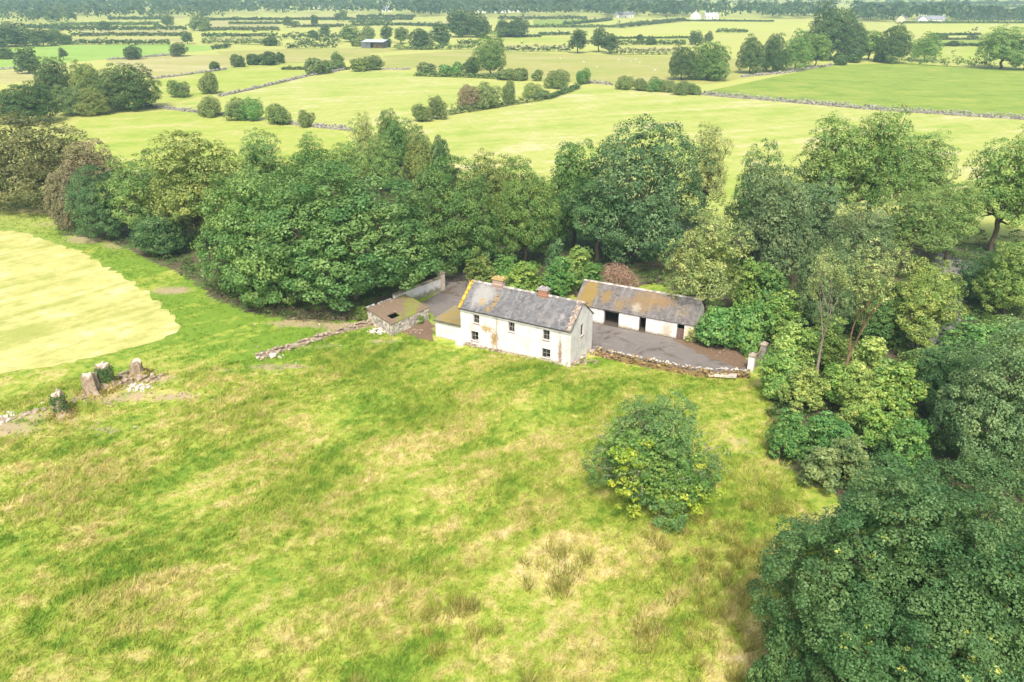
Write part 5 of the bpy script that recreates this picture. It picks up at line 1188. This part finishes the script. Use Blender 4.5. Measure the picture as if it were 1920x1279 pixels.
cottage(1332, 36, 15, 10, 3.2, 3.2, .2, 'white bungalow with pale roof right of the gabled house', roof=TIN)
cottage(1690, 42, 9, 8, 4.0, 3.0, .9, 'cream house at left of the far right group', wall=simple('cream_paint', (.74, .70, .52), (.66, .62, .46), .3, use_lv=False))
cottage(1727, 43, 8, 9, 3.4, 3.2, 1.4, 'white gable beside the grey roofed far right bungalow')
cottage(1750, 42, 21, 9, 3.0, 3.2, .15, 'grey roofed long bungalow at far right')
cottage(506, 14, 16, 9, 4.5, 3.5, .2, 'pale farmhouse glimpsed in far left woodland'); cottage(602, 16, 26, 10, 4.5, 3.0, .1, 'long pale house in woodland far left of centre', chim=False)
cottage(725, 22, 14, 9, 4.0, 3.0, .3, 'small pale cottage in far woodland above the barn')
cottage(925, 24, 46, 14, 4.0, 3.0, .05, 'long white shed in front of far woodland, left', roof=TIN, nwin=5, name='farm_shed', cat='shed', chim=False); cottage(965, 23, 36, 14, 4.0, 3.0, .05, 'long white shed in front of far woodland, right', roof=TIN, nwin=5, name='farm_shed', cat='shed', chim=False)
cottage(882, 23, 18, 10, 4.0, 3.0, .4, 'white shed left of the two long white sheds', roof=TIN, name='farm_shed', cat='shed', chim=False)
# hay barn
P = G(703, 90); e = empty('hay_barn', P, math.radians(-14)); tag(e, 'open fronted hay barn with pale tin roof by the middle trees', 'barn')
m = MB(); m.obox((-7.4, -4.4, 3.6), (14.8, 0, 0), (0, 8.8, 1.0), (0, 0, .12)); m.build('roof', TIN, e)
m = MB(); m.box(-7, 7, 4.0, 4.15, 0, 4.5); m.box(-7, -6.85, -4, 4, 0, 3.9); m.box(6.85, 7, -4, 4, 0, 3.9); m.box(-7, -1.2, -4.05, -3.9, 0, 3.4); m.build('wall', simple('dark_tin', (.16, .17, .19), (.11, .11, .12), .4, use_lv=False), e)
for x in (-1.1, 2.9, 6.7):
    m = MB(); m.box(x-.12, x+.12, -4.1, -3.86, -.2, 3.55); m.build('post', DARKW, e)
m = MB(); rr = random.Random(6)
for i in range(4):
    for j in range(3): m.box(-.6 + i*1.8, 1.05 + i*1.8, -1.5, .4, j*.9, j*.9+.86)
m.build('bales', simple('bale_straw', (.34, .22, .14), (.26, .17, .11), 1), e)

# ------------------------------------------------------------------ grazing animals (far field, upper right; white sheep in the tan field)
def animal_mesh(name, L_, mat, woolly=False):
    """continuous skinned body: neck, barrel, four jointed legs, head lowered"""
    h = L_ * (.42 if woolly else .62)
    P = {'p': (0, 0, h), 'w': (L_*.28, 0, h*1.03), 'r': (-L_*.30, 0, h*1.02), 'n': (L_*.46, 0, h*.88), 'hd': (L_*.60, 0, h*.42), 'mz': (L_*.68, 0, h*.22)}
    R = {'p': .20, 'w': .17, 'r': .17, 'n': .10, 'hd': .075, 'mz': .05}
    E_ = [('p', 'w'), ('p', 'r'), ('w', 'n'), ('n', 'hd'), ('hd', 'mz')]
    for s in (-1, 1):
        for f, x in (('w', L_*.27), ('r', -L_*.33)):
            a, b, c = f'{f}{s}a', f'{f}{s}b', f'{f}{s}c'
            P[a] = (x, s*L_*.10, h*.72); P[b] = (x + (-.03*L_ if f == 'r' else 0), s*L_*.11, h*.36); P[c] = (x, s*L_*.11, 0.02)
            R[a], R[b], R[c] = .085, .045, .04; E_ += [(f, a), (a, b), (b, c)]
    P['t'] = (-L_*.40, 0, h*.95); P['t2'] = (-L_*.43, 0, h*.5); R['t'] = .03; R['t2'] = .02; E_ += [('r', 't'), ('t', 't2')]
    ks = list(P); me = bpy.data.meshes.new(name); me.from_pydata([P[k] for k in ks], [(ks.index(a), ks.index(b)) for a, b in E_], [])
    o = bpy.data.objects.new(name, me); COL.objects.link(o); md = o.modifiers.new('s', 'SKIN')
    for i, k in enumerate(ks):
        q = R[k] * L_ * (1.25 if woolly and k in 'pwr' else 1.0); me.skin_vertices[0].data[i].radius = (q, q)
    me.skin_vertices[0].data[0].use_root = True; sb = o.modifiers.new('b', 'SUBSURF'); sb.levels = 1; sb.render_levels = 1
    ev = o.evaluated_get(bpy.context.evaluated_depsgraph_get()); out = bpy.data.meshes.new_from_object(ev); out.name = name; out.materials.clear(); out.materials.append(mat)
    bpy.data.objects.remove(o); bpy.data.meshes.remove(me); return out
cow_black = animal_mesh('cow', 2.1, simple('black_hide', (.03, .03, .03), (.05, .045, .04), 1, use_lv=False)); sheep_m = animal_mesh('sheep', 1.15, simple('wool', (.74, .72, .66), (.62, .6, .54), 3, use_lv=False), True)
cow_white = animal_mesh('cow', 2.1, simple('pale_hide', (.72, .68, .62), (.6, .55, .5), 1, use_lv=False))
for (u, v, me, lab, rz) in ((1823, 58, cow_black, 'black cow grazing furthest left in the far right field', .4), (1831, 55, cow_black, 'black cow grazing behind the left one in far right field', 2.6), (1838, 56, cow_white, 'white cow grazing furthest right in the far right field', .1), (1829, 58.5, cow_black, 'black cow grazing between its neighbours in far right field', 3.0)):
    o = link('cow', me); o.location = G(u, v); o.rotation_euler = (0, 0, rz); tag(o, lab, 'cow', 'cattle in the far right field')
for i, (u, v) in enumerate(((1192,113),(1183,117),(1200,119),(1094,118),(1232,131),(1228,133),(1050,111),(1384,133),(1160,114),(1120,128))):
    o = link('sheep', sheep_m); o.location = G(u, v); o.rotation_euler = (0, 0, i * 1.9); tag(o, 'tiny white sheep grazing in the tan field', 'sheep', 'sheep in the tan field')

# ------------------------------------------------------------------ grass and ground cover
def grass_material():
    t = NT('grass_blades'); p = t.pos(); c = meadow_colour(t, p); lv = t.attr('lv')
    c = t.mix(1.0, c, t.remap(lv, 0, 1, .85, 1.5), 'MULTIPLY'); t.base(c)
    tr = t.n('ShaderNodeBsdfTranslucent'); t.set(tr.inputs[0], c); ms = t.n('ShaderNodeMixShader'); ms.inputs[0].default_value = .35
    t.t.links.new(t.b.outputs[0], ms.inputs[1]); t.t.links.new(tr.outputs[0], ms.inputs[2]); t.t.links.new(ms.outputs[0], t.t.nodes['Material Output'].inputs[0]); return t.m
rng = np.random.default_rng(42)
MEADOW = [G(*q)[:2] for q in [(-60,1340),(-60,772),(60,736),(200,692),(330,706),(480,669),(600,633),(690,612),(740,618),(800,640),(860,655),(960,668),(1068,694),(1120,668)]] + [(9.2, 76.7), (13.4, 74.1), (19.5, 71.3), (24, 71.2)] + [G(*q)[:2] for q in [(1450,760),(1480,880),(1520,950),(1640,1340)]]
VERGE = [G(*q)[:2] for q in [(-60,400),(100,392),(200,455),(330,500),(400,560),(480,580),(560,600),(650,610),(600,632),(480,668),(330,705),(200,690),(60,735),(-60,770),(-60,715),(0,704),(150,679),(310,640),(340,618),(300,568),(235,517),(150,469),(60,438),(-60,428)]]
def scatter(poly, n):
    P = np.array(poly); lo, hi = P.min(0), P.max(0); q = rng.uniform(lo, hi, (int(n * 2.4), 2)); q = q[inside(q, poly)]; return q[:n]
def tufts(poly, ntuft, nb, hgt, wid):
    q = scatter(poly, ntuft); q = q[rng.random(len(q)) > soil_at(q[:, 0], q[:, 1]) * 1.15]; n = len(q); ti = np.repeat(np.arange(n), nb)
    hs = hgt * rng.uniform(.5, 1.5, n) * (1 + .5 * (np.sin(q[:, 0] * .35 + 1) * np.sin(q[:, 1] * .27))) 
    b = q[ti] + rng.normal(size=(n * nb, 2)) * .12; z = ground_z(b[:, 0], b[:, 1]); lean = rng.normal(size=(n * nb, 2)) * .45 + (rng.normal(size=(n, 2)) * .35)[ti] + (.25, .12)
    h = hs[ti] * rng.uniform(.6, 1.2, n * nb); a = rng.uniform(0, 3.14, n * nb); wv = np.stack([np.cos(a), np.sin(a), np.zeros_like(a)], 1) * wid * rng.uniform(.6, 1.4, (n * nb, 1))
    base = np.column_stack([b, z - .03]); tip = base + np.column_stack([lean * h[:, None], h * .9])
    V = np.stack([base - wv, base + wv, tip], 1).reshape(-1, 3); return V, np.clip(rng.random(n)[ti] * .6 + rng.random(n * nb) * .4, 0, 1)
V1, l1 = tufts(MEADOW, 56000, 7, .32, .035); V2, l2 = tufts(VERGE, 12000, 6, .22, .035)
GRASS = grass_material()
o = link('meadow_grass', fast_mesh('meadow_grass', np.concatenate([V1, V2]), 3, {'lv': np.concatenate([l1, l2])}, GRASS)); tag(o, 'long rough yellow green grass covering the meadow', 'grass', kind='stuff')
# rushes: darker upright clumps near the camera
RUSH = [G(*q)[:2] for q in [(640,1120),(900,1030),(1250,1010),(1440,900),(1500,1000),(1440,1300),(640,1300)]]
q = scatter(RUSH, 330); q = q[(np.sin(q[:, 0] * .5) * np.sin(q[:, 1] * .6 + 1) > .25) | ((q[:, 0] > 10) & (rng.random(len(q)) < .7))]; n = len(q); nb = 60; ti = np.repeat(np.arange(n), nb)
a = rng.uniform(0, 6.28, n * nb); rr_ = rng.uniform(.05, .45, n * nb); b = q[ti] + np.stack([np.cos(a), np.sin(a)], 1) * rr_[:, None]; h = rng.uniform(.4, .8, n * nb); z = ground_z(b[:, 0], b[:, 1])
base = np.column_stack([b, z - .03]); tip = base + np.column_stack([np.cos(a) * h * .45, np.sin(a) * h * .45, h]); wv = np.stack([np.sin(a), -np.cos(a), 0 * a], 1) * .022
o = link('rushes', fast_mesh('rushes', np.stack([base - wv, base + wv, tip], 1).reshape(-1, 3), 3, {'lv': rng.random(n * nb), 'cv': rng.random(n)[ti]}, LEAF)); o.color = (.36, .34, .075, 1); tag(o, 'dark brownish rushes standing in the lower meadow', 'rushes', kind='stuff')
# undergrowth of the wood floor and scrub
C = []
for poly, n in ((WOODFLOOR[0], 4200), (WOODFLOOR[1], 2600)):
    q = scatter([G(*k)[:2] for k in poly], n); q = q[~inside(q, [(-18, 81), (-18, 93), (-12, 97), (-10, 106), (-4, 106), (-3, 95), (28, 82), (28, 70), (-4, 70)])]; C.append(q)
q = np.concatenate(C); n = len(q); C = np.column_stack([q, rng.uniform(.1, .7, n)])
V, lv, cv = puff(C, np.tile((0, 0, 1.0), (n, 1)), rng.uniform(.4, .9, n), 15, .29, rng, .4)
o = link('undergrowth', fast_mesh('undergrowth', V, 4, {'lv': lv, 'cv': cv}, LEAF)); o.color = (.085, .15, .035, 1); tag(o, 'brambles and nettles covering the floor of the wood', 'undergrowth', kind='stuff')

q = scatter([G(*k)[:2] for k in [(380,545),(440,575),(560,604),(640,606),(700,600),(700,588),(560,578),(450,552),(400,525)]], 520); n = len(q)
V, lv, cv = puff(np.column_stack([q, rng.uniform(.05, .5, n)]), np.tile((0, 0, 1.0), (n, 1)), rng.uniform(.25, .6, n), 16, .2, rng, .25)
o = link('dead_weeds', fast_mesh('dead_weeds', V, 4, {'lv': lv, 'cv': cv}, LEAF)); o.color = (.20, .17, .10, 1); tag(o, 'dull brown weeds along the shaded edge of the great sycamores', 'weeds', kind='stuff')
pts = []
for (u, v, ru, rv, a) in SOIL:
    if v < 600 or v > 830 or u > 640: continue
    for k in range(26):
        P = G(u + rng.normal() * ru * .7, v + rng.normal() * rv * .7); pts.append((P[0], P[1], float(ground_z(P[0], P[1])) + .03, rng.uniform(.06, .17)))
o = joined_stones('loose_stones', pts, STONE_TAN, None, 9); tag(o, 'small pale stones scattered over the bare earth', 'stones', kind='stuff')

# ------------------------------------------------------------------ haze
m = bpy.data.materials.new('haze'); m.use_nodes = True; nt = m.node_tree; nt.nodes.remove(nt.nodes['Principled BSDF'])
pv = nt.nodes.new('ShaderNodeVolumePrincipled'); pv.inputs['Color'].default_value = (.52, .75, 1.0, 1); pv.inputs['Density'].default_value = .00032; pv.inputs['Anisotropy'].default_value = .2
nt.links.new(pv.outputs[0], nt.nodes['Material Output'].inputs['Volume'])
hb = MB(); hb.box(-13500, 13500, -13500, 13500, -1.5, 42); o = hb.build('haze', m); tag(o, 'thin blue haze over the far plain', 'haze', kind='stuff')
